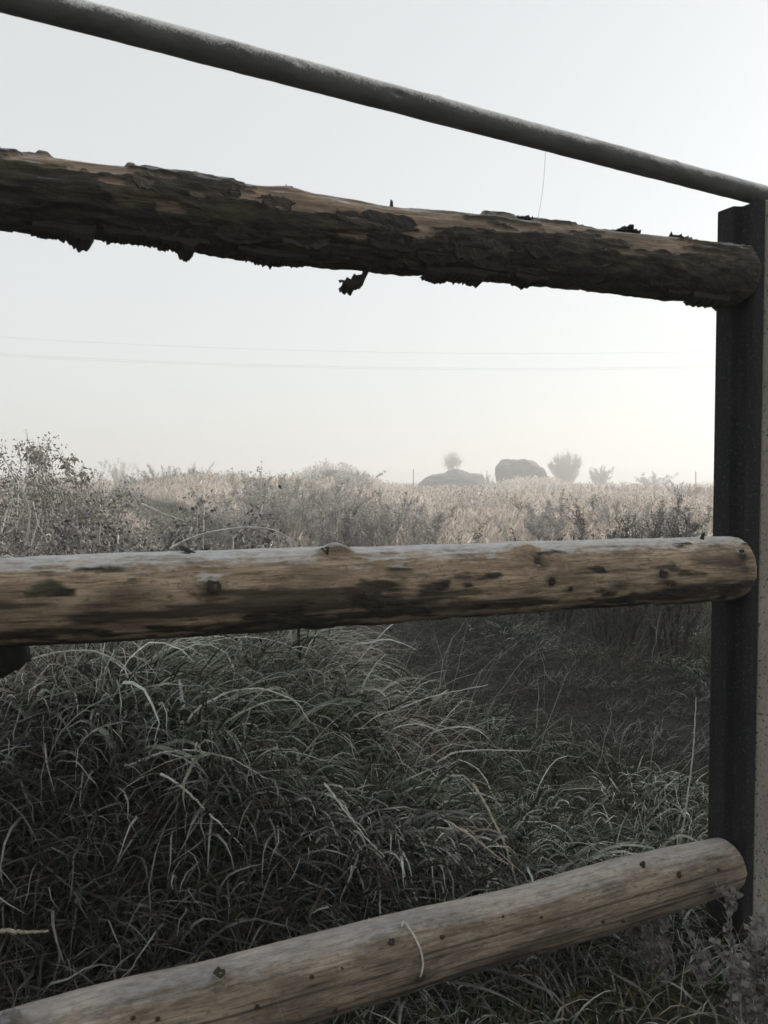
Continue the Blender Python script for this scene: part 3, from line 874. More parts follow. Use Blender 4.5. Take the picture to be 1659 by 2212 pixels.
# ------------------------------------------------------------------ vegetation makers
GREEN = np.array([0.060, 0.075, 0.035]); STRAW = np.array([0.21, 0.165, 0.11]); FROST = np.array([0.42, 0.43, 0.40])
def grass_blades(B, xy, length, width, az, tilt, bend, rng, segs=9, frost=(0.1, 0.7), straw=0.3, z0=-0.02, pow_=1.4, green=GREEN, strawc=STRAW, frostc=FROST, wig=0.25, fpow=1.0, fbase=0.35, fscale=None, kink=0.10):
    N = len(xy)
    s = np.linspace(0, 1, segs)
    ang = tilt[:, None] + bend[:, None] * s[None, :] ** (pow_ if np.isscalar(pow_) else pow_[:, None])          # from vertical
    azz = az[:, None] + wig * rng.standard_normal((N, 1)) * s[None, :] * 2
    d = np.stack([np.sin(ang) * np.sin(azz), np.sin(ang) * np.cos(azz), np.cos(ang)], -1)
    step = (length / (segs - 1))[:, None, None]
    base = np.stack([xy[:, 0], xy[:, 1], gz(xy[:, 0], xy[:, 1]) + z0], -1)
    P = base[:, None, :] + np.concatenate([np.zeros((N, 1, 3)), np.cumsum(0.5 * (d[:, :-1] + d[:, 1:]), axis=1)], axis=1) * step
    P[:, 1:] += np.cumsum(rng.standard_normal((N, segs - 1, 3)), axis=1) * (kink * step)
    # keep blades out of the soil
    g = gz(P[..., 0], P[..., 1]) + 0.012 + 0.01 * rng.random((N, 1))
    P[:, 1:, 2] = np.maximum(P[:, 1:, 2], g[:, 1:])
    side = np.stack([np.cos(azz), -np.sin(azz), np.zeros_like(azz)], -1)
    roll = 0.7 * rng.standard_normal((N, 1, 1)) + 1.1 * rng.standard_normal((N, 1, 1)) * s[None, :, None]
    nrm = np.cross(side, d)
    W = (side * np.cos(roll) + nrm * np.sin(roll)) * (width[:, None] * 0.5 * (1 - 0.92 * s[None, :] ** 2.2))[..., None]
    isst = (rng.random(N) < straw)[:, None]
    basec = np.where(isst, strawc * (0.6 + 0.7 * rng.random((N, 1))), green * (0.6 + 0.9 * rng.random((N, 1))))
    fr = frost[0] + (frost[1] - frost[0]) * rng.random((N, 1)) ** fpow * (fbase + (1 - fbase) * smooth(0.05, 0.75, s)[None, :])
    if fscale is not None: fr = fr * fscale[:, None]
    fr = np.clip(fr + 0.08 * rng.standard_normal(fr.shape), 0, 0.95)[..., None]
    C = basec[:, None, :] * (1 - fr) + frostc * fr
    B.ribbons(P, W, C)

def scatter(rng, n, x0, x1, y0, y1, dens):
    """rejection scatter with a density function returning 0..1"""
    x = x0 + (x1 - x0) * rng.random(n); y = y0 + (y1 - y0) * rng.random(n)
    keep = rng.random(n) < dens(x, y)
    return np.stack([x[keep], y[keep]], -1)

def in_view(x, y, margin=0.12):
    return np.abs(x) < (0.4823 + margin) * y + 0.3

def fence_far(x, y):      # distance beyond the fence line
    return x * NOUT[0] + y * NOUT[1] - FDIST

# --- near tussocks of long drooping grass
def build_tall_grass():
    rng = np.random.default_rng(42)
    B = Batch()
    def heightmap(x, y):
        # tall on the left of a line running from (-0.6, 4.6) to (0.65, 2.3), low and matted right of it
        sdl = ((0.55 + 1.05) * (y - 4.6) - (2.4 - 4.6) * (x + 1.05)) / math.hypot(1.6, 2.2)
        t = smooth(0.25, -0.55, sdl)
        h = 0.11 + 0.19 * t + t * (0.08 * gauss(x, y, -1.2, 2.6, 0.7, 0.8) + 0.04 * gauss(x, y, -0.6, 3.8, 0.5, 0.8) + 0.15 * gauss(x, y, -2.2, 4.5, 1.2, 1.4))
        return h
    hol = lambda x, y: fbm(x * 1.9, y * 1.9, seed=44, octs=3)
    tus = scatter(rng, 2600, -3.6, 2.4, 1.0, 6.4, lambda x, y: (fence_far(x, y) > 0.12) * (path_dist(x, y) > 0.66) * in_view(x, y, 0.25) * (1.0 - 0.4 * smooth(4.0, 6.0, y)) * smooth(-0.22, 0.10, hol(x, y)))
    P, L, Az, Ti, Be, Wd, Pw, Fs = [], [], [], [], [], [], [], []
    for (tx, ty) in tus:
        h = float(heightmap(np.array(tx), np.array(ty))) * max(0.45, 1 + 1.5 * float(hol(np.array(tx), np.array(ty)))) * rng.uniform(0.75, 1.2)
        h = min(h, 0.46)
        n = int(rng.integers(30, 70) * (1.0 if ty < 4.2 else 0.7))
        lean_az = 2.0 + 2.2 * float(fbm(np.array(tx * 0.9), np.array(ty * 0.9), seed=46, octs=2)) * 2 + rng.normal(0, 0.5)    # combed in drifts, mostly to the right and the camera
        lean = rng.uniform(0.2, 1.0)
        if ty < 2.0 and tx < 0.6: continue
        r = 0.09 * np.sqrt(rng.random(n)); a = rng.uniform(0, 2 * pi, n)
        P.append(np.stack([tx + r * np.sin(a), ty + r * np.cos(a)], -1))
        vx = np.sin(a) * 0.6 + np.sin(lean_az) * lean * 1.5; vy = np.cos(a) * 0.6 + np.cos(lean_az) * lean * 1.5
        Az.append(np.arctan2(vx, vy) + 0.4 * rng.standard_normal(n))
        L.append(h * rng.uniform(0.45, 1.15, n))
        Ti.append(np.abs(rng.normal(0.55, 0.30, n)))
        hook = rng.random(n) < 0.65
        Be.append(np.where(hook, rng.uniform(2.0, 3.4, n), rng.uniform(1.0, 2.4, n)))
        Pw.append(np.where(hook, rng.uniform(2.2, 4.5, n), rng.uniform(1.0, 1.6, n)))
        Wd.append(np.clip(0.0052 * np.exp(0.45 * rng.standard_normal(n)), 0.002, 0.014) * (0.7 + 0.6 * rng.random()))
        Fs.append(np.full(n, float(np.clip(0.95 + 1.1 * fbm(np.array(tx * 2.2), np.array(ty * 2.2), seed=48, octs=2), 0.25, 1.2))))
    cat = np.concatenate
    P = cat(P)
    grass_blades(B, P, cat(L), cat(Wd), cat(Az), cat(Ti), cat(Be), rng, segs=12, frost=(0.0, 1.0), straw=0.15, fpow=2.7, fbase=0.03, fscale=cat(Fs), frostc=np.array([0.86, 0.90, 0.79]), kink=0.13, green=np.array([0.017, 0.025, 0.006]), strawc=np.array([0.07, 0.052, 0.030]), pow_=cat(Pw), wig=0.35)
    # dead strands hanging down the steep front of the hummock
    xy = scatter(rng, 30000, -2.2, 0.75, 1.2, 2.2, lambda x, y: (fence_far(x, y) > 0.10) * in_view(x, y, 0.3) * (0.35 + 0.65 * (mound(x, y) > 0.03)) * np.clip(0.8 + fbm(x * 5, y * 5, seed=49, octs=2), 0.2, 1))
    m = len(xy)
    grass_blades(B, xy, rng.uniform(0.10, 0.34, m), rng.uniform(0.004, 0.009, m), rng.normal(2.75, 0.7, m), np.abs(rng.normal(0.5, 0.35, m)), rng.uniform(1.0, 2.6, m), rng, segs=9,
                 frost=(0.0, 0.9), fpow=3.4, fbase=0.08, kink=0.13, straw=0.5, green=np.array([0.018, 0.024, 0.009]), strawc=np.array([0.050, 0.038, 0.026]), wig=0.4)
    # frosted crest along the edge of the hummock, blades hooking over to the front and right
    cr = np.array([at(px, py, d)[:2] for px, py, d in ((-150, 1640, 2.1), (120, 1600, 2.15), (400, 1650, 2.1), (540, 1690, 2.05), (700, 1790, 2.0), (850, 1850, 2.0), (1000, 1930, 2.0), (1200, 2000, 2.0))])
    m = 2600
    f = rng.random(m) * (len(cr) - 1.001); i = f.astype(int); g = (f - i)[:, None]
    xy = cr[i] * (1 - g) + cr[i + 1] * g + rng.normal(0, 0.045, (m, 2))
    cl = np.clip(0.5 + 1.3 * fbm(f * 3.0, f * 0, seed=58, octs=2), 0, 1)
    sel = rng.random(m) < cl; xy = xy[sel]; m = len(xy)
    grass_blades(B, xy, rng.uniform(0.10, 0.26, m), rng.uniform(0.005, 0.011, m), rng.normal(2.3, 0.6, m), np.abs(rng.normal(0.35, 0.2, m)), rng.uniform(2.0, 3.3, m), rng, segs=12, pow_=rng.uniform(1.3, 3.0, m),
                 frost=(0.15, 1.0), fpow=1.2, fbase=0.1, straw=0.15, green=np.array([0.045, 0.055, 0.014]), frostc=np.array([0.80, 0.81, 0.74]), kink=0.08)
    # fountain of pale straw at the upper left, and long stems combed over to the right behind it
    for (px, d, m, hl, azm, azs, fw) in ((185, 2.35, 420, 0.52, 2.4, 1.6, 0.10), (60, 2.2, 200, 0.45, 2.6, 1.2, 0.09), (470, 3.3, 420, 0.42, 1.75, 0.45, 0.14), (580, 3.0, 320, 0.40, 1.9, 0.4, 0.14), (740, 2.7, 260, 0.36, 1.9, 0.5, 0.15), (480, 2.9, 200, 0.5, 1.9, 0.7, 0.14)):
        c = at(px, 1400, d)[:2]
        xy = c + rng.normal(0, fw, (m, 2))
        grass_blades(B, xy, hl * rng.uniform(0.6, 1.2, m), rng.uniform(0.0035, 0.007, m), rng.normal(azm, azs, m), np.abs(rng.normal(0.35, 0.2, m)), rng.uniform(1.2, 2.5, m), rng, segs=12, pow_=rng.uniform(0.9, 1.8, m),
                     frost=(0.1, 0.95), fpow=1.7, fbase=0.25, straw=0.75, strawc=np.array([0.17, 0.13, 0.09]), frostc=np.array([0.76, 0.75, 0.70]), kink=0.06, wig=0.15)
    # thin dry stems lying over it
    n = 260
    xy = scatter(rng, n * 2, -3.2, 1.6, 1.3, 5.0, lambda x, y: (fence_far(x, y) > 0.2) * (path_dist(x, y) > 0.7) * 1.0)
    m = len(xy)
    grass_blades(B, xy, rng.uniform(0.35, 0.8, m), rng.uniform(0.002, 0.0035, m), rng.normal(1.6, 1.0, m), np.abs(rng.normal(0.5, 0.25, m)), rng.uniform(0.7, 1.5, m), rng,
                 segs=10, frost=(0.3, 0.9), straw=0.9)
    o = B.build("tall_grass", M['grass'])
    tag(o, "long drooping frosted grass in matted tussocks behind the fence", "grass", kind="stuff")
    return len(P)
build_tall_grass()

def build_short_grass():
    rng = np.random.default_rng(7)
    B = Batch()
    # matted thin grass on and along the path
    xy = scatter(rng, 60000, -4, 4.5, 1.6, 9.5, lambda x, y: (fence_far(x, y) > 0.05) * in_view(x, y, 0.2) * np.clip(0.25 + 0.9 * fbm(x * 2.5, y * 2.5, seed=71, octs=3) + 0.65 * smooth(0.35, 0.9, path_dist(x, y)), 0.03, 1))
    m = len(xy)
    pd = path_dist(xy[:, 0], xy[:, 1])
    ln = (0.09 + 0.10 * smooth(0.2, 1.0, pd)) * rng.uniform(0.6, 1.6, m)
    grass_blades(B, xy, ln, rng.uniform(0.003, 0.006, m), rng.uniform(-pi, pi, m), np.abs(rng.normal(1.0, 0.35, m)), rng.uniform(0.3, 1.0, m), rng, segs=5, frost=(0.0, 0.9), straw=0.45, fpow=2.2, kink=0.2, fscale=np.clip(0.6 + 1.6 * fbm(xy[:, 0] * 1.8, xy[:, 1] * 1.8, seed=73, octs=3), 0.1, 1.2) * (0.3 + 0.7 * smooth(0.45, 1.0, pd)),
                 strawc=np.array([0.055, 0.043, 0.03]), green=np.array([0.022, 0.026, 0.011]))
    # dense trampled litter and small frosted tufts on the track itself, far part included
    for (n, y0, y1, w0, w1, l0, l1, sg, fs) in ((42000, 2.0, 8.0, 0.003, 0.006, 0.04, 0.10, 5, 0.95), (70000, 8.0, 32.0, 0.008, 0.020, 0.08, 0.18, 4, 1.7)):
        y = y0 + (y1 - y0) * rng.random(n)
        pth = np.interp(y, PATH[:, 1], PATH[:, 0])
        xy = np.stack([pth + rng.uniform(-1.1, 1.1, n), y], -1)
        keep = (path_dist(xy[:, 0], xy[:, 1]) < 0.95) & (fence_far(xy[:, 0], xy[:, 1]) > 0.1) & (rng.random(n) < np.clip(0.5 + 1.2 * fbm(xy[:, 0] * 3.5, xy[:, 1] * 3.5, seed=75, octs=3), 0.08, 1))
        xy = xy[keep]; m = len(xy)
        tuft = smooth(0.0, 0.25, fbm(xy[:, 0] * 2.5 + xy[:, 1] * 1.2, xy[:, 1] * 5.5, seed=76, octs=3))
        grass_blades(B, xy, rng.uniform(l0, l1, m) * (0.8 + 0.5 * tuft), rng.uniform(w0, w1, m), rng.normal(1.6, 1.5, m), np.abs(rng.normal(1.15, 0.3, m)) * (1 - 0.55 * tuft), rng.uniform(0.2, 1.1, m), rng, segs=sg,
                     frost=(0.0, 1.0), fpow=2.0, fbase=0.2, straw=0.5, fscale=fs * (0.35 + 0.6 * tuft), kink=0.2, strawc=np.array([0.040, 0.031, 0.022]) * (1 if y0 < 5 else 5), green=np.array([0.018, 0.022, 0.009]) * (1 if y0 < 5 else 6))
    # greener blades under the right half of the lowest rail
    xy = scatter(rng, 12000, -0.3, 1.5, 1.35, 2.5, lambda x, y: (fence_far(x, y) > -0.15) * np.clip(0.55 + fbm(x * 4, y * 4, seed=77, octs=3), 0.1, 1))
    m = len(xy)
    grass_blades(B, xy, rng.uniform(0.06, 0.19, m), rng.uniform(0.003, 0.007, m), rng.uniform(-pi, pi, m), np.abs(rng.normal(0.4, 0.25, m)), rng.uniform(0.6, 2.6, m), rng, segs=8, frost=(0.0, 0.95), straw=0.25, fpow=2.6, fbase=0.1,
                 strawc=np.array([0.13, 0.10, 0.055]), green=np.array([0.030, 0.040, 0.010]), frostc=np.array([0.7, 0.71, 0.64]))
    # upright blades on this side of the lowest rail and round the post
    xy = scatter(rng, 16000, -0.6, 3.2, 0.5, 3.4, lambda x, y: (fence_far(x, y) < 0.12) * (fence_far(x, y) > -0.7) * np.clip(0.45 + fbm(x * 3, y * 3, seed=72, octs=3), 0.1, 1))
    m = len(xy)
    grass_blades(B, xy, rng.uniform(0.05, 0.17, m), rng.uniform(0.003, 0.006, m), rng.uniform(-pi, pi, m), np.abs(rng.normal(0.25, 0.2, m)), rng.uniform(0.4, 1.9, m), rng, segs=7, frost=(0.0, 0.6), straw=0.35, fpow=2.0, strawc=np.array([0.13, 0.10, 0.06]), green=np.array([0.045, 0.05, 0.018]))
    tag(B.build("short_grass", M['grass']), "short matted grass on the track and under the fence", "grass", kind="stuff")
build_short_grass()

def build_bank_grass():
    """knee-high grass between the track and the meadow, in the gap below the middle rail"""
    rng = np.random.default_rng(17)
    B = Batch()
    xy = scatter(rng, 60000, -5.5, 6.5, 4.8, 11, lambda x, y: (path_dist(x, y) > 0.6) * in_view(x, y, 0.15) * np.clip(0.55 + 0.9 * fbm(x * 1.6, y * 1.6, seed=81, octs=3), 0.05, 1))
    m = len(xy)
    pd = path_dist(xy[:, 0], xy[:, 1])
    hh = (0.12 + 0.25 * smooth(0.6, 2.0, pd)) * (1 + 0.6 * fbm(xy[:, 0] * 1.2, xy[:, 1] * 1.2, seed=82, octs=2))
    ph = 2.2 * fbm(xy[:, 0] * 0.9, xy[:, 1] * 0.9, seed=83, octs=2)
    grass_blades(B, xy, hh * rng.uniform(0.7, 1.5, m), rng.uniform(0.004, 0.008, m), ph + rng.normal(1.2, 0.9, m), np.abs(rng.normal(0.35, 0.25, m)), rng.uniform(0.6, 1.8, m), rng, segs=6,
                 frost=(0.05, 0.9), straw=0.3, fpow=1.4, fscale=0.45 + 0.75 * gauss(xy[:, 0], xy[:, 1], 0.7, 6.6, 0.9, 0.8), green=np.array([0.06, 0.07, 0.03]), strawc=np.array([0.15, 0.12, 0.08]))
    tag(B.build("bank_grass", M['grass']), "knee-high frosted grass along the far side of the track", "grass", kind="stuff")
build_bank_grass()

def build_meadow():
    rng = np.random.default_rng(27)
    B = Batch()
    pinkstraw = np.array([0.44, 0.375, 0.315]); frostc = np.array([0.78, 0.74, 0.69])
    for (n, y0, y1, w0, w1, hl, segs) in ((80000, 8.5, 17, 0.007, 0.014, 0.42, 5), (90000, 17, 34, 0.012, 0.026, 0.42, 4), (60000, 34, 75, 0.03, 0.06, 0.46, 3), (26000, 75, 150, 0.07, 0.14, 0.55, 3)):
        u = rng.random(n)
        y = np.sqrt(y0 ** 2 + (y1 ** 2 - y0 ** 2) * u)
        x = y * rng.uniform(-0.62, 0.62, n)
        pd = path_dist(x, y)
        cl = fbm(x * 0.55, y * 0.35, seed=91, octs=4)
        keep = (pd > 0.75) & (rng.random(n) < np.clip(0.75 + 0.9 * cl, 0.15, 1))
        xy = np.stack([x, y], -1)[keep]; m = len(xy); cl = cl[keep]; pd = pd[keep]
        hh = hl * (0.55 + 0.45 * smooth(0.8, 2.2, pd)) * (1 + 0.9 * cl) * rng.uniform(0.45, 1.25, m)
        gr = smooth(-0.05, 0.3, fbm(xy[:, 0] * 0.35, xy[:, 1] * 0.3, seed=95, octs=3))[:, None]
        slope = smooth(-1.2, -3.0, xy[:, 0]) * smooth(24, 16, xy[:, 1])
        hh = hh * (1 - 0.5 * slope)
        gr = np.maximum(gr, 0.85 * slope[:, None])
        st = pinkstraw * (1 - gr) + np.array([0.33, 0.32, 0.20]) * gr
        pt = (0.98 + 0.55 * fbm(xy[:, 0] * 0.9, xy[:, 1] * 0.5, seed=96, octs=3))[:, None]
        st = st * pt
        az = rng.normal(1.3, 1.6, m)
        grass_blades(B, xy, hh, rng.uniform(w0, w1, m), az, np.abs(rng.normal(0.16, 0.15, m)), rng.uniform(0.2, 1.9, m), rng, segs=segs, kink=0.12,
                     frost=(0.25, 0.85), straw=0.88, strawc=st, frostc=frostc, green=np.array([0.16, 0.16, 0.09]))
        # feathery seed heads
        k = m // 3
        sel = rng.choice(m, k, replace=False)
        base = np.stack([xy[sel, 0], xy[sel, 1], gz(xy[sel, 0], xy[sel, 1]) + hh[sel] * 0.82], -1)
        d = np.stack([np.sin(az[sel]) * 0.55, np.cos(az[sel]) * 0.55, rng.uniform(0.4, 1.0, k)], -1); d /= np.linalg.norm(d, axis=1, keepdims=True)
        uu = np.cross(d, rng.standard_normal((k, 3))); uu /= np.linalg.norm(uu, axis=1, keepdims=True)
        fr = rng.uniform(0.2, 0.8, (k, 1))
        B.leaves(base, d, uu, rng.uniform(0.12, 0.24, k) * (1 + w0 * 6), rng.uniform(1.6, 3.2, k) * w1, (np.array([0.48, 0.37, 0.28]) * (1 - fr) + frostc * fr))
    # patches of dark dead stems with small withered heads
    for (n, y0, y1, w0, hl) in ((2600, 8.5, 16, 0.004, 0.75), (3000, 16, 34, 0.008, 0.85), (1800, 34, 60, 0.02, 0.9)):
        y = np.sqrt(y0 ** 2 + (y1 ** 2 - y0 ** 2) * rng.random(n)); x = y * rng.uniform(-0.6, 0.6, n)
        cl = fbm(x * 0.4, y * 0.28, seed=97, octs=4)
        keep = (path_dist(x, y) > 1.0) & (rng.random(n) < smooth(-0.15, 0.25, cl))
        xy = np.stack([x, y], -1)[keep]; m = len(xy)
        hh = hl * rng.uniform(0.5, 1.1, m); az = rng.uniform(-pi, pi, m)
        dk = np.array([0.10, 0.08, 0.062])
        grass_blades(B, xy, hh, rng.uniform(0.8, 1.6, m) * w0, az, np.abs(rng.normal(0.12, 0.1, m)), rng.uniform(0.1, 0.7, m), rng, segs=4, frost=(0.05, 0.5), straw=1.0, strawc=dk, frostc=frostc)
        k = 14
        b = np.repeat(np.stack([xy[:, 0], xy[:, 1], gz(xy[:, 0], xy[:, 1])], -1), k, axis=0)
        hf = rng.uniform(0.35, 1.0, m * k)
        H = np.repeat(hh, k) * hf; A = np.repeat(az, k)
        b[:, 2] += H * 0.95; b[:, 0] += np.sin(A) * H * 0.25 + rng.normal(0, 0.03, m * k); b[:, 1] += np.cos(A) * H * 0.25 + rng.normal(0, 0.03, m * k)
        d = rng.standard_normal((m * k, 3)); d[:, 2] = np.abs(d[:, 2]) + 0.6; d /= np.linalg.norm(d, axis=1, keepdims=True)
        uu = np.cross(d, rng.standard_normal((m * k, 3))); uu /= np.linalg.norm(uu, axis=1, keepdims=True)
        fr = rng.uniform(0.05, 0.6, (m * k, 1))
        B.leaves(b, d, uu, rng.uniform(0.05, 0.13, m * k), rng.uniform(2.0, 4.0, m * k) * w0, dk * (1 - fr) + frostc * fr)
    tag(B.build("meadow_grass", M['meadow']), "pale pinkish frosted meadow grass stretching to the fog", "grass", kind="stuff")
build_meadow()

# --- branching plants
def branch_system(rng, base, height, spread, n_main, n_side, lean=(0, 0), droop=0.0, kk=6, gnarl=0.12):
    """returns main (N,K,3) and side (M,4,3) centre lines"""
    mains = []
    for i in range(n_main):
        a = rng.uniform(0, 2 * pi); rr = spread * math.sqrt(rng.random())
        h = height * rng.uniform(0.6, 1.0)
        top = np.array([base[0] + rr * math.sin(a) + lean[0] * h, base[1] + rr * math.cos(a) + lean[1] * h, base[2] + h])
        b0 = np.array([base[0] + 0.25 * rr * math.sin(a), base[1] + 0.25 * rr * math.cos(a), base[2] - 0.03])
        t = np.linspace(0, 1, kk)[:, None]
        p = b0 * (1 - t) + top * t
        p[:, :2] += ((t ** 2 - t) * 0.3 * rr) * np.array([math.sin(a), math.cos(a)])
        p[:, 2] -= droop * h * (t[:, 0] ** 3)
        p[1:] += gnarl * 0.35 * rr * rng.standard_normal((kk - 1, 3))
        mains.append(p)
    mains = np.array(mains)
    sides = []
    for p in mains:
        for j in range(n_side):
            f = rng.uniform(0.25, 0.98) * (kk - 1)
            i = min(int(f), kk - 2); g = f - i
            q = p[i] * (1 - g) + p[i + 1] * g
            d = p[i + 1] - p[i]; d = d / np.linalg.norm(d)
            o = rng.standard_normal(3); o[2] = abs(o[2]) * 0.5
            d = d * 0.7 + o * 0.6; d /= np.linalg.norm(d)
            ln = height * rng.uniform(0.10, 0.28) * (1.15 - f / (kk - 1) * 0.7)
            t = np.linspace(0, 1, 4)[:, None]
            s = q + d * ln * t + np.array([0, 0, 1]) * ln * 0.25 * t ** 2 * (1 - 3 * droop)
            s[1:] += 0.08 * ln * rng.standard_normal((3, 3))
            sides.append(s)
    return mains, np.array(sides)

def plant(name, base, height, spread, seed, label, category, n_main=7, n_side=9, leaf_n=10, leaf_l=(0.03, 0.06), leaf_w=0.45, stemc=(0.10, 0.08, 0.06), leafc=(0.16, 0.12, 0.085),
          frost=(0.2, 0.7), lean=(0, 0), droop=0.0, stem_r=0.006, group=None, hang=0.0, frostc=(0.58, 0.56, 0.53), trunk=None, part_names=("stems", "foliage"), gnarl=0.12, kk=6, crown=None):
    rng = np.random.default_rng(seed)
    base = np.array([base[0], base[1], float(gz(np.array(base[0]), np.array(base[1])))])
    root = empty(name, base, label, category, group)
    stemc = np.array(stemc); leafc = np.array(leafc); frostc = np.array(frostc)
    b2 = base.copy()
    if trunk: b2[2] += trunk * 0.6
    mains, sides = branch_system(rng, b2, height - (trunk or 0) * 0.6, spread, n_main, n_side, lean, droop, kk, gnarl)
    B = Batch()
    K = mains.shape[1]
    t = np.linspace(0, 1, K)
    R = stem_r * (1.15 - t)[None, :] * rng.uniform(0.7, 1.2, (len(mains), 1))
    fr = np.clip(rng.uniform(*frost, (len(mains), 1, 1)) * 0.8 + 0.2 * t[None, :, None] - 0.1, 0, 0.9)
    B.tubes(mains, R, stemc * (1 - fr) + frostc * fr, 4)
    R = stem_r * 0.45 * np.linspace(1, 0.4, 4)[None, :] * np.ones((len(sides), 1))
    fr = rng.uniform(*frost, (len(sides), 1, 1)) * np.ones((1, 4, 1))
    B.tubes(sides, R, stemc * (1 - fr) + frostc * fr, 3)
    if trunk:
        tp = np.array([[base + np.array([0, 0, -0.1]), base + np.array([0.02, 0, trunk * 0.5]), base + np.array([-0.02, 0, trunk])]])
        B2 = Batch(); B2.tubes(tp, np.array([[stem_r * 2.0, stem_r * 1.7, stem_r * 1.4]]), np.ones((1, 3, 3)) * stemc, 8)
        B2.build("trunk", M['stem'], root, base)
    B.build(part_names[0], M['stem'], root, base)
    # leaves or seed clusters along the side twigs
    n = len(sides) * leaf_n
    si = np.repeat(np.arange(len(sides)), leaf_n)
    f = rng.random(n) ** 0.8 * 2.999
    i = f.astype(int); g = (f - i)[:, None]
    P = sides[si, i] * (1 - g) + sides[si, np.minimum(i + 1, 3)] * g
    P = P + 0.012 * height * rng.standard_normal((n, 3)) * 0.6
    if crown:
        cl = rng.standard_normal((30, 3)) + np.array([0, 0, 0.15]); cl /= np.linalg.norm(cl, axis=1, keepdims=True)
        cl *= rng.uniform(0.35, 1.0, (30, 1)) * (0.8 + 0.3 * rng.random((30, 1)))
        P = cl[rng.integers(0, 30, n)] * 0.9 + 0.22 * rng.standard_normal((n, 3))
        P = base + np.array([crown[3], 0, crown[2]]) + P * np.array([crown[0], crown[0], crown[1]])
    D = rng.standard_normal((n, 3)); D[:, 2] = D[:, 2] * 0.6 - hang * 1.5 + 0.2 * (hang == 0)
    D /= np.linalg.norm(D, axis=1, keepdims=True)
    U = np.cross(D, rng.standard_normal((n, 3))); U /= np.linalg.norm(U, axis=1, keepdims=True)
    Ln = rng.uniform(*leaf_l, n)
    fr = rng.uniform(*frost, (n, 1))
    cc = leafc * rng.uniform(0.6, 1.3, (n, 1))
    B = Batch(); B.leaves(P, D, U, Ln, Ln * leaf_w, cc * (1 - fr) + frostc * fr)
    B.build(part_names[1], M['leaf'], root, base)
    return root

def ground_at(px, depth):
    p = at(px, 1100, depth)
    return (p[0], p[1])
def height_for(px, py, depth):
    x, y = ground_at(px, depth)
    return float(at(px, py, depth)[2] - gz(np.array(x), np.array(y)))

# bramble heaps on the left
def bramble(px, top, depth, width, seed, label, n_cane=40, leaf=(0.013, 0.034), density=1.0, frost=(0.10, 0.60), leafc=(0.050, 0.040, 0.032), canec=(0.12, 0.09, 0.07)):
    rng = np.random.default_rng(seed)
    x, y = ground_at(px, depth); h = height_for(px, top, depth)
    base = np.array([x, y, float(gz(np.array(x), np.array(y)))])
    root = empty("bramble_bush", base, label, "bramble bush")
    K = 9
    t = np.linspace(0, 1, K)
    paths = []
    for i in range(n_cane):
        a = rng.uniform(0, 2 * pi); a2 = a + rng.normal(0, 0.7)
        r0 = width * 0.5 * math.sqrt(rng.random()); span = width * rng.uniform(0.15, 0.5)
        st = base + np.array([r0 * math.sin(a), r0 * math.cos(a), -0.03])
        hh = h * rng.uniform(0.45, 1.0) * (1 - 0.45 * (r0 / (width * 0.5)) ** 2)
        p = np.zeros((K, 3))
        p[:, 0] = st[0] + span * t ** 1.2 * math.sin(a2); p[:, 1] = st[1] + span * t ** 1.2 * math.cos(a2)
        p[:, 2] = st[2] + hh * np.sin(np.clip(t * 1.18, 0, 1) * pi * 0.80) / 1.0
        p[1:] += 0.02 * rng.standard_normal((K - 1, 3))
        paths.append(p)
    P = np.array(paths)
    canec = np.array(canec); fc = np.array([0.76, 0.74, 0.71]); leafc = np.array(leafc)
    fr = rng.uniform(0.2, 0.8, (n_cane, 1, 1)) * np.ones((1, K, 1))
    B = Batch(); B.tubes(P, np.linspace(0.006, 0.0025, K)[None, :] * np.ones((n_cane, 1)), canec * (1 - fr) + fc * fr, 4)
    B.build("canes", M['stem'], root, base)
    ln = int(150 * density)
    n = n_cane * ln
    si = np.repeat(np.arange(n_cane), ln)
    f = (0.18 + 0.82 * rng.random(n)) * (K - 1.001); i = f.astype(int); g = (f - i)[:, None]
    Q = P[si, i] * (1 - g) + P[si, i + 1] * g + rng.normal(0, 0.045, (n, 3))
    D = rng.standard_normal((n, 3)); D[:, 2] -= 0.4; D /= np.linalg.norm(D, axis=1, keepdims=True)
    U = np.cross(D, rng.standard_normal((n, 3))); U /= np.linalg.norm(U, axis=1, keepdims=True)
    L = rng.uniform(*leaf, n)
    fr = rng.uniform(frost[0], frost[1], (n, 1)) ** 1.4
    tw = rng.random((n, 1)) < 0.3
    cc = np.where(tw, np.array([0.085, 0.085, 0.045]), leafc) * rng.uniform(0.6, 1.4, (n, 1))
    B = Batch(); B.leaves(Q, D, U, L, L * 0.62, cc * (1 - fr) + fc * fr)
    B.build("leaves", M['leaf'], root, base)
    return root

bramble(-10, 935, 6.2, 1.7, 1, "big heap of frosted brambles at the left edge above the middle rail", n_cane=130, density=1.7)
bramble(-60, 1020, 4.4, 1.3, 2, "near bramble thicket at the left edge, touching the top of the middle rail", n_cane=45, density=1.3)
bramble(245, 1055, 4.3, 0.75, 3, "low clump of dark shrivelled bramble leaves right of the big bramble heap", n_cane=34, density=0.9, leaf=(0.02, 0.045), leafc=(0.028, 0.02, 0.017))
bramble(455, 1060, 4.8, 1.1, 4, "low dark bramble clump behind the pale arching stalk", n_cane=44, density=0.9, leaf=(0.02, 0.045), leafc=(0.030, 0.022, 0.019))
bramble(90, 1010, 7.4, 1.5, 5, "bramble patch trailing down the slope right of the big bramble heap", n_cane=60, density=1.5)

def shrub(px, top, depth, spread, seed, label, **kw):
    x, y = ground_at(px, depth)
    return plant("shrub", (x, y), height_for(px, top, depth), spread, seed, label, "shrub", **kw)

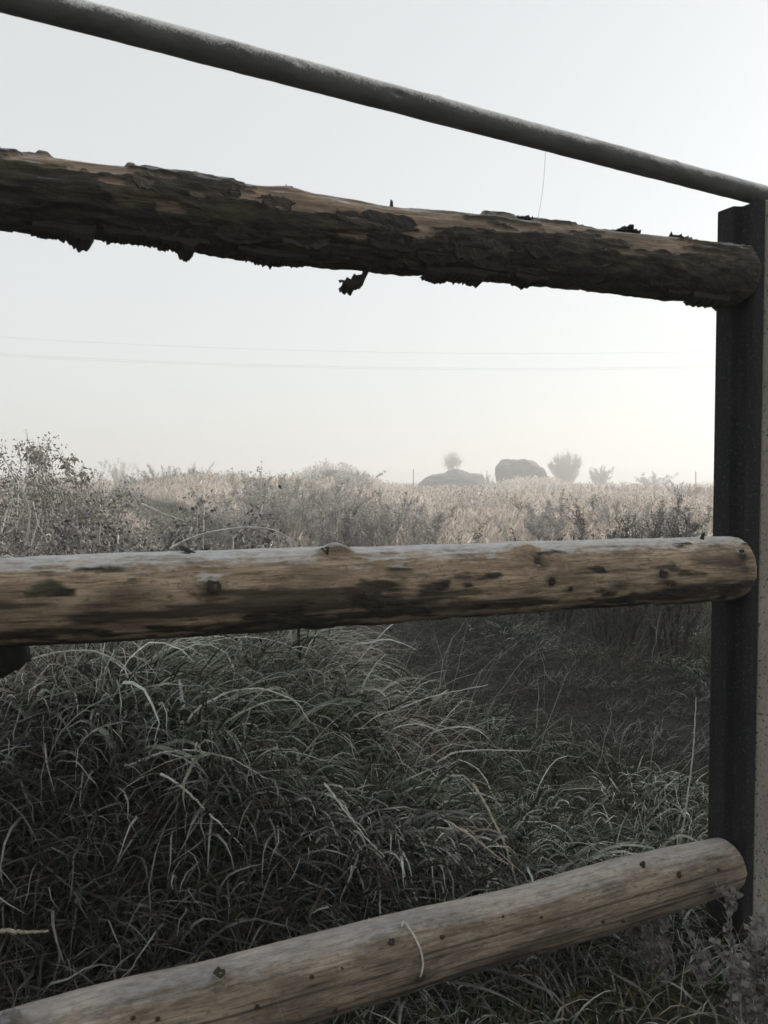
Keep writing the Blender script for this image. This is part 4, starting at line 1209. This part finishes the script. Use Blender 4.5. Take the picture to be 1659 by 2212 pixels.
GREYF = dict(n_main=18, n_side=22, leaf_n=26, leaf_l=(0.014, 0.042), leaf_w=0.36, stemc=(0.07, 0.058, 0.05), leafc=(0.12, 0.105, 0.092), frost=(0.15, 0.65), stem_r=0.007, frostc=(0.88, 0.85, 0.81))
shrub(125, 960, 7.6, 0.35, 11, "shrub with brown hanging leaves rising above the bramble heap", n_main=5, n_side=8, leaf_n=10, leaf_l=(0.05, 0.09), leafc=(0.10, 0.065, 0.04), frost=(0.0, 0.35), hang=0.8, stem_r=0.006)
shrub(25, 912, 6.8, 0.30, 12, "bare twiggy shrub reaching up at the far left edge", n_main=4, n_side=7, leaf_n=1, leaf_l=(0.02, 0.04), frost=(0.1, 0.5), stem_r=0.006, lean=(0.12, 0))
shrub(205, 995, 22, 0.8, 13, "small bare shrub right of the hanging brown leaves", n_main=8, n_side=9, leaf_n=3, frost=(0.2, 0.6))
shrub(262, 998, 38, 0.7, 14, "pale feathery shrub standing alone on the left skyline", **{**GREYF, 'frost': (0.5, 0.9)})
shrub(360, 1004, 30, 1.2, 15, "twiggy frosted shrub left of the middle thicket", **GREYF)
shrub(415, 1002, 31, 1.1, 16, "rounded frosted shrub with greenish leaves near the left skyline", **{**GREYF, 'leafc': (0.13, 0.135, 0.085)})
shrub(480, 1022, 29, 1.2, 17, "low frosted shrub between the two leafy tall weeds", **GREYF)
shrub(565, 1022, 13.5, 1.0, 18, "broad grey frosted shrub under the weed with brown seed balls", **GREYF)
shrub(660, 1030, 14.5, 1.0, 19, "dense grey frosted shrub in the middle of the thicket", **GREYF)
shrub(745, 1045, 14, 0.8, 20, "grey frosted shrub at the foot of the dark seed spike", **GREYF)
shrub(850, 1068, 12.5, 0.7, 21, "thin frosted shrub right of the middle thicket", **{**GREYF, 'n_main': 10})
shrub(1145, 1085, 12, 0.7, 22, "frosted twiggy shrub below the big boulder", **{**GREYF, 'n_main': 10})
shrub(1220, 1080, 11, 0.7, 23, "low dark twiggy shrub left of the bent feathery plant", **{**GREYF, 'n_main': 12, 'frost': (0.1, 0.55)})
shrub(520, 1050, 11.0, 0.8, 71, "low frosted shrub in front of the thicket, above the dark bramble clump", **GREYF)
shrub(610, 1040, 11.5, 0.8, 72, "frosted shrub with leaning twigs at the front of the middle thicket", **{**GREYF, 'lean': (0.15, 0)})
shrub(700, 1062, 10.5, 0.7, 73, "low spreading shrub right above the frosted knot of the middle rail", **{**GREYF, 'lean': (0.2, 0)})
shrub(800, 1075, 10.5, 0.6, 74, "low grey shrub at the right end of the middle thicket", **{**GREYF, 'lean': (0.2, 0)})
shrub(905, 1085, 10.0, 0.5, 75, "small grey shrub below the low boulder", **{**GREYF, 'n_main': 9, 'lean': (0.2, 0)})
shrub(310, 1025, 30, 1.0, 76, "grey twiggy shrub on the left slope beside the track", **GREYF)
shrub(1340, 1070, 13.0, 0.7, 77, "grey shrub behind the large bent weed", **{**GREYF, 'n_main': 10})
shrub(1420, 1075, 11.0, 0.5, 78, "low greenish shrub near the post above the middle rail", **{**GREYF, 'leafc': (0.10, 0.11, 0.065), 'n_main': 10})
shrub(1480, 1040, 30, 0.9, 24, "hazy dark shrub close to the post on the right skyline", **{**GREYF, 'frost': (0.1, 0.5)})
shrub(1222, 976, 98, 2.3, 25, "large hazy bush right of the big boulder", n_main=46, n_side=24, leaf_n=22, leaf_l=(0.08, 0.18), leafc=(0.22, 0.20, 0.13), stemc=(0.12, 0.1, 0.08), frost=(0.2, 0.7), stem_r=0.02)
shrub(1295, 1006, 95, 1.6, 26, "smaller hazy bush right of the large hazy bush", n_main=22, n_side=18, leaf_n=18, leaf_l=(0.07, 0.15), leafc=(0.20, 0.18, 0.13), frost=(0.1, 0.6), stem_r=0.018)
shrub(1415, 1022, 95, 3.2, 27, "low row of hazy reeds on the right skyline", n_main=26, n_side=8, leaf_n=8, leaf_l=(0.15, 0.3), frost=(0.2, 0.7), stem_r=0.02)
shrub(780, 1018, 55, 2.0, 28, "soft grassy shrub on top of the distant hummock", **{**GREYF, 'leaf_l': (0.06, 0.12), 'frost': (0.35, 0.85)})
shrub(1052, 1020, 72, 0.9, 29, "wispy bush between the two boulders", n_main=9, n_side=14, leaf_n=12, leaf_l=(0.04, 0.09), frost=(0.2, 0.6), stem_r=0.012)

# tree behind the lower boulder
x, y = ground_at(975, 100)
TH = height_for(975, 975, 100)
plant("tree", (x, y), TH * 0.97, 1.1, 31, "small hazy round-crowned tree behind the low boulder", "tree", n_main=14, n_side=12, leaf_n=18, leaf_l=(0.08, 0.18), leafc=(0.26, 0.23, 0.14),
      stemc=(0.09, 0.075, 0.06), frost=(0.15, 0.6), stem_r=0.03, trunk=2.6, part_names=("branches", "crown"), gnarl=0.2, crown=(1.25, 1.15, TH - 1.25, 0))

# mugwort-like plants by the post, stems rising through the shade
def weed(px, top, depth, spread, seed, label, name="dead_weed", **kw):
    x, y = ground_at(px, depth)
    d = dict(n_main=3, n_side=10, leaf_n=8, leaf_l=(0.012, 0.03), leaf_w=0.35, leafc=(0.10, 0.08, 0.065), stemc=(0.06, 0.045, 0.038), frost=(0.05, 0.55), stem_r=0.005)
    d.update(kw)
    return plant(name, (x, y), height_for(px, top, depth), spread, seed, label, "weed", **d)
weed(1385, 1055, 5.6, 0.45, 41, "large feathery dark weed bent to the right, above the middle rail", n_main=11, n_side=26, leaf_n=22, lean=(0.25, 0), droop=0.08)
weed(1300, 1085, 5.9, 0.35, 42, "dark weed clump just left of the large bent weed", n_main=9, n_side=24, leaf_n=18, lean=(0.08, 0))
weed(1450, 1110, 5.0, 0.35, 43, "dark weed stems beside the post below the middle rail", n_main=26, n_side=14, leaf_n=12, lean=(-0.05, 0), stem_r=0.009, leafc=(0.045, 0.035, 0.028), stemc=(0.028, 0.02, 0.017), frost=(0, 0.3))
weed(1200, 1150, 6.0, 0.40, 44, "tangle of brown stems under the right half of the middle rail", n_main=24, n_side=14, leaf_n=12, stem_r=0.009, leafc=(0.045, 0.035, 0.028), stemc=(0.028, 0.02, 0.017), frost=(0, 0.3))
weed(1330, 1160, 5.3, 0.40, 56, "dark upright stems under the middle rail, left of those beside the post", n_main=22, n_side=14, leaf_n=12, stem_r=0.009, leafc=(0.045, 0.035, 0.028), stemc=(0.028, 0.02, 0.017), frost=(0, 0.3))
weed(1490, 1085, 6.6, 0.45, 45, "frosted weed clump behind the post edge above the middle rail", n_main=10, n_side=24, leaf_n=18, frost=(0.2, 0.7))
weed(560, 983, 11.5, 0.12, 46, "tall weed with dark seed balls standing out on the skyline", n_main=2, n_side=7, leaf_n=9, leaf_l=(0.03, 0.06), leafc=(0.07, 0.04, 0.03), frost=(0, 0.25))
weed(730, 1003, 12, 0.06, 47, "slender dark seed spike on the skyline left of the hummock", n_main=1, n_side=26, leaf_n=6)
weed(1030, 1098, 7.5, 0.04, 48, "dark dock spike, tallest of those above the middle rail", n_main=1, n_side=16, leaf_n=10, leaf_l=(0.02, 0.04), frost=(0, 0.3))
weed(985, 1118, 7.2, 0.04, 49, "dark dock spike, middle one of three above the rail", n_main=1, n_side=12, leaf_n=8, frost=(0, 0.3))
weed(948, 1125, 7.4, 0.03, 50, "thin dark dock spike, leftmost of three above the rail", n_main=1, n_side=5, leaf_n=5, frost=(0, 0.3))
weed(1108, 1135, 7.0, 0.05, 51, "short dark seed spike behind the knot of the middle rail", n_main=2, n_side=8, leaf_n=6, frost=(0, 0.3))
weed(850, 1140, 6.5, 0.10, 52, "small curled fern-like weed peeking over the middle rail", n_main=4, n_side=8, leaf_n=8, lean=(-0.2, 0), droop=0.15, frost=(0.1, 0.4))
weed(1210, 1065, 16, 0.3, 53, "dark leafy weed patch in the meadow below the large hazy bush", n_main=6, n_side=12, leaf_n=10, leaf_l=(0.04, 0.07))
weed(1120, 1080, 17, 0.3, 54, "dark weed patch in the meadow below the big boulder", n_main=6, n_side=12, leaf_n=10, leaf_l=(0.04, 0.07), frost=(0.1, 0.5))
weed(880, 1060, 18, 0.25, 55, "thin dark weed in the meadow left of the low boulder", n_main=4, n_side=10, leaf_n=8, leaf_l=(0.04, 0.07))

# fluffy frosted weed at the lower right corner, this side of the post
x, y = ground_at(1600, 1.55)
plant("frosted_weed", (x, y), 0.30, 0.17, 61, "fluffy frosted weed at the foot of the post in the lower right corner", "weed", n_main=9, n_side=9, leaf_n=16, leaf_l=(0.008, 0.02), leaf_w=0.8,
      stemc=(0.12, 0.10, 0.08), leafc=(0.12, 0.105, 0.09), frost=(0.1, 0.6), stem_r=0.0025, frostc=(0.40, 0.39, 0.38), part_names=("stems", "seed_heads"))
x, y = ground_at(1420, 1.72)
plant("frosted_weed", (x, y), 0.26, 0.09, 62, "smaller fluffy frosted weed left of the post foot", "weed", n_main=8, n_side=9, leaf_n=16, leaf_l=(0.007, 0.017), leaf_w=0.8,
      stemc=(0.12, 0.10, 0.08), leafc=(0.12, 0.105, 0.09), frost=(0.1, 0.6), stem_r=0.0022, frostc=(0.40, 0.39, 0.38), part_names=("stems", "seed_heads"))

# ------------------------------------------------------------------ single stalks one can pick out
def stalk(pts, depth, r, seed, label, c=(0.52, 0.51, 0.46), name="grass_stalk", ddepth=0.0):
    n = 28
    p = np.array(pts, float)
    if p[:, 1].min() > 1390 and depth > 1.8:
        best = 9.0
        for a, b in p[len(p) // 4:]:
            d = ray(a, b)
            for dep in np.arange(1.45, 4.5, 0.03):
                q = np.array([0, 0, CAM_H]) + d * (dep / d[1])
                if q[2] < float(gz(q[0], q[1])) + 0.17: break
            best = min(best, dep)
        depth = min(depth, best - 0.02)
    cum = np.concatenate([[0], np.cumsum(np.hypot(*np.diff(p, axis=0).T))]); cum /= cum[-1]
    t = np.linspace(0, 1, n)
    X = np.interp(t, cum, p[:, 0]); Y = np.interp(t, cum, p[:, 1])
    k = np.array([0.2, 0.6, 0.2])
    for _ in range(4):
        X[1:-1] = np.convolve(X, k, 'valid'); Y[1:-1] = np.convolve(Y, k, 'valid')
    P = np.array([at(a, b, depth + ddepth * f) for a, b, f in zip(X, Y, t)])
    rng = np.random.default_rng(seed)
    P += 0.0008 * rng.standard_normal(P.shape)
    R = 1.15 * r * (1 - 0.6 * t) * rng.uniform(0.85, 1.15, n)
    C = np.array(c) * rng.uniform(0.75, 1.15, (1, n, 1)) * np.ones((1, n, 3))
    B = Batch(); B.tubes(P[None], R[None], C, 6)
    org = P[0]
    o = B.build(name, M['stem'], None, org)
    tag(o, label, "grass stalk", "single frosted stalks")
    return o
stalk([(20, 1500), (55, 1428), (120, 1408), (200, 1403), (260, 1428), (300, 1475)], 2.3, 0.0032, 1, "arching frosted stalk just under the left part of the middle rail")
stalk([(150, 1440), (230, 1420), (295, 1419), (330, 1438), (357, 1457)], 2.4, 0.0030, 2, "frosted stalk drooping right below the leftmost dark knot of the middle rail")
stalk([(405, 1560), (425, 1528), (500, 1492), (565, 1486), (640, 1511), (668, 1560)], 2.6, 0.0032, 3, "long arched stalk in the middle of the tussock, upper of the two big arches")
stalk([(270, 1656), (350, 1624), (415, 1619), (500, 1637), (580, 1684)], 2.35, 0.0028, 4, "long arched stalk in the tussock, lower of the two big arches")
stalk([(820, 1560), (849, 1535), (929, 1505), (1054, 1479)], 3.0, 0.0034, 5, "straight stalk sticking out over the dark track", ddepth=0.1)
stalk([(940, 1650), (979, 1625), (1044, 1620), (1142, 1622)], 2.8, 0.0030, 6, "flat-lying stalk pointing right above the grass mound", ddepth=0.1)
stalk([(1468, 1830), (1478, 1770), (1497, 1640), (1504, 1506)], 2.5, 0.0026, 7, "upright thin stalk just left of the post")
stalk([(348, 1670), (400, 1705), (460, 1765), (525, 1830)], 2.1, 0.0026, 8, "stalk slanting down to the right in the middle of the dark grass")
stalk([(1020, 1690), (1050, 1740), (1090, 1820), (1122, 1925)], 2.2, 0.0030, 9, "dry stalk running down to the lowest rail, right of its middle", c=(0.40, 0.35, 0.27))
stalk([(968, 1775), (1010, 1800), (1060, 1838), (1098, 1868)], 2.2, 0.0028, 10, "dry stalk meeting the one that runs to the lowest rail", c=(0.40, 0.35, 0.27))
stalk([(372, 1182), (400, 1166), (450, 1149), (525, 1138), (590, 1141), (638, 1172)], 3.6, 0.0048, 11, "pale arching stalk just above the middle rail on the left", c=(0.62, 0.60, 0.56))
stalk([(306, 1088), (350, 1108), (400, 1126)], 4.0, 0.0055, 12, "pale straight stalk slanting above the dark bramble clumps", c=(0.62, 0.60, 0.56))
stalk([(318, 1178), (335, 1140), (360, 1112)], 3.9, 0.0055, 13, "pale stiff stalk leaning right between the dark bramble clumps", c=(0.38, 0.35, 0.32))
stalk([(700, 1690), (740, 1745), (790, 1810), (830, 1850)], 2.4, 0.0024, 14, "thin stalk slanting right below the lower big arch")
stalk([(395, 1528), (392, 1500), (387, 1466)], 2.55, 0.0050, 15, "short upright white blade in the dark hollow of the tussock", c=(0.50, 0.50, 0.49))
stalk([(40, 1830), (110, 1880), (200, 1960), (250, 2050)], 1.75, 0.0024, 16, "long stalk slanting down through the dark grass at lower left", c=(0.20, 0.19, 0.17))
stalk([(0, 2010), (50, 2013), (105, 2012)], 1.55, 0.0040, 17, "short flat straw blade near the lower left edge", c=(0.34, 0.29, 0.22))
stalk([(1390, 2150), (1460, 2110), (1545, 2068), (1640, 2025)], 1.7, 0.0022, 18, "thin stalk leaning across the foot of the post", c=(0.28, 0.26, 0.22))
stalk([(55, 1178), (66, 1110), (50, 1060), (36, 1020)], 3.6, 0.0052, 19, "pale bent stalk in front of the bramble heap at the left edge", c=(0.44, 0.42, 0.39))

# ------------------------------------------------------------------ twine, thread, wires, stakes
def twine():
    pts = [(850, 1992), (860, 1985), (869, 2000), (874, 2022), (873, 2045), (866, 2062)]
    P = []
    for f in np.linspace(0, len(pts) - 1, 30):
        i = min(int(f), len(pts) - 2); g = f - i
        q, n, ax = log_point(L_LOW, pts[i][0] * (1 - g) + pts[i + 1][0] * g, pts[i][1] * (1 - g) + pts[i + 1][1] * g, 0.006)
        P.append(q)
    P = np.array(P)
    for _ in range(3): P[1:-1] = (P[:-2] + 2 * P[1:-1] + P[2:]) / 4
    B = Batch(); B.tubes(P[None], np.full((1, 30), 0.0020), np.ones((1, 30, 3)) * 0.4, 6)
    tag(B.build("twine_loop", M['twine'], None, P[-1]), "pale loop of twine hanging over the lowest rail", "twine")
twine()

def thread():
    a = on_fence(1178, 328, -0.01); b = on_fence(1161, 476, -0.01)
    t = np.linspace(0, 1, 12)[:, None]
    P = a * (1 - t) + b * t - NOUT * 0.0 + FDIR * (0.004 * np.sin(t * pi))
    B = Batch(); B.tubes(P[None], np.full((1, 12), 0.00035), np.ones((1, 12, 3)) * 0.3, 4)
    tag(B.build("spider_thread", M['thread'], None, b), "thin thread hanging from the pipe down to the uppermost log rail", "thread")
thread()

def overhead_wire(ya, ym, yb, depth, label):
    a, m_, b = at(0, ya, depth), at(830, ym, depth), at(1540, yb, depth)
    co = np.polyfit([a[0], m_[0], b[0]], [a[2], m_[2], b[2]], 2)
    X = np.linspace(-55, 75, 60)
    Z = np.polyval(co, X)
    P = np.stack([X, np.full_like(X, depth), Z], -1)
    B = Batch(); B.tubes(P[None], np.full((1, 60), 0.0036), np.ones((1, 60, 3)) * 0.1, 5)
    tag(B.build("overhead_wire", M['wire'], None, P[0]), label, "overhead wire", "overhead wires in the fog")
overhead_wire(728, 761, 759, 44, "highest of the three faint overhead wires between the upper rails")
overhead_wire(764, 793.5, 791.5, 44, "middle one of three faint overhead wires, upper of the close pair")
overhead_wire(768, 797, 794.5, 45, "lowest of the three faint overhead wires")

def stake(px, top, depth, r, label):
    x, y = ground_at(px, depth); h = height_for(px, top, depth)
    base = np.array([x, y, float(gz(np.array(x), np.array(y)))])
    P = np.array([base + [0, 0, -0.1], base + [0.005, 0, h * 0.5], base + [-0.01, 0, h - r], base + [-0.01, 0, h]])
    B = Batch(); B.tubes(P[None], np.array([[r, r, r * 0.95, r * 0.3]]), np.ones((1, 4, 3)) * 0.1, 8)
    tag(B.build("stake", M['stake'], None, base), label, "stake")
stake(893, 1013, 60, 0.03, "thin dark stake in the meadow left of the low boulder")
stake(1502, 1018, 65, 0.04, "thin stake on the right skyline beside the post")

# ------------------------------------------------------------------ boulders
def boulder(px, top, width_px, depth, seed, label, pw=2.4, skew=0.0, lumps=()):
    x, y = ground_at(px, depth); h = height_for(px, top, depth) ; w = width_px / FPX * depth
    base = np.array([x, y, float(gz(np.array(x), np.array(y)))])
    nu, nv = 72, 40
    u = np.arange(nu) * 2 * pi / nu; v = np.linspace(0.0, pi * 0.55, nv)
    U, Vv = np.meshgrid(u, v, indexing='ij')
    dx, dy, dz = np.cos(U) * np.sin(Vv), np.sin(U) * np.sin(Vv), np.cos(Vv)
    n = fbm(dx * 1.7 + seed, dy * 1.7, dz * 1.7, seed=seed, octs=5)
    r = 1 + 0.17 * n + 0.05 * fbm(dx * 6 + seed, dy * 6, dz * 6, seed=seed + 3, octs=3)
    fac = np.clip(dz, -1, 1)
    sq = (np.abs(dx) ** pw + np.abs(dy) ** pw + np.abs(dz) ** pw) ** (-1 / pw)
    r = r * sq
    for (ldx, ldz, amp, wd) in lumps:
        r = r + amp * np.exp(-((dx - ldx) ** 2 + (dz - ldz) ** 2) / wd)
    X = dx * r * w * 0.5 * (1 + skew * dx * np.clip(1 - dz, 0, 1.2)); Yc = dy * r * w * 0.42; Z = dz * r
    Z = Z / Z.max() * h
    P = np.stack([X, Yc, Z - 0.02], -1)
    idx = np.arange(nu * nv).reshape(nu, nv); nx = np.roll(idx, -1, axis=0)
    Q = np.stack([idx[:, :-1], idx[:, 1:], nx[:, 1:], nx[:, :-1]], -1).reshape(-1, 4)
    o = mesh_obj("boulder", P.reshape(-1, 3), Q, M['rock'], origin=base)
    tag(o, label, "boulder", "boulders in the meadow")
boulder(978, 1012, 150, 70, 3, "low lumpy grey boulder, left of the two in the haze", lumps=((0.10, 0.95, 0.22, 0.05), (0.60, 0.75, 0.16, 0.03), (-0.45, 0.8, 0.05, 0.03)), skew=-0.15)
boulder(1114, 991, 122, 76, 8, "big flat-topped grey boulder, right of the two in the haze", pw=2.3, skew=0.45)

# ------------------------------------------------------------------ haze
def build_haze():
    x0, x1, y0, y1, z0, z1 = -424, 424, -424, 432, -2.6, 9.5
    V = [(x, y, z) for z in (z0, z1) for y in (y0, y1) for x in (x0, x1)]
    Q = [(0, 2, 3, 1), (4, 5, 7, 6), (0, 1, 5, 4), (2, 6, 7, 3), (0, 4, 6, 2), (1, 3, 7, 5)]
    m = bpy.data.materials.new("fog"); m.use_nodes = True
    t = m.node_tree; t.nodes.clear()
    out = t.nodes.new('ShaderNodeOutputMaterial'); pv = t.nodes.new('ShaderNodeVolumePrincipled')
    pv.inputs['Color'].default_value = (0.985, 0.985, 0.98, 1)
    pv.inputs['Density'].default_value = 0.0074
    pv.inputs['Anisotropy'].default_value = 0.30
    t.links.new(pv.outputs[0], out.inputs['Volume'])
    o = mesh_obj("haze", np.array(V, float), np.array(Q), m, smooth_=False)
    tag(o, "thin pale morning fog lying over the meadow", "haze", kind="stuff")
    o.display_type = 'WIRE'
build_haze()
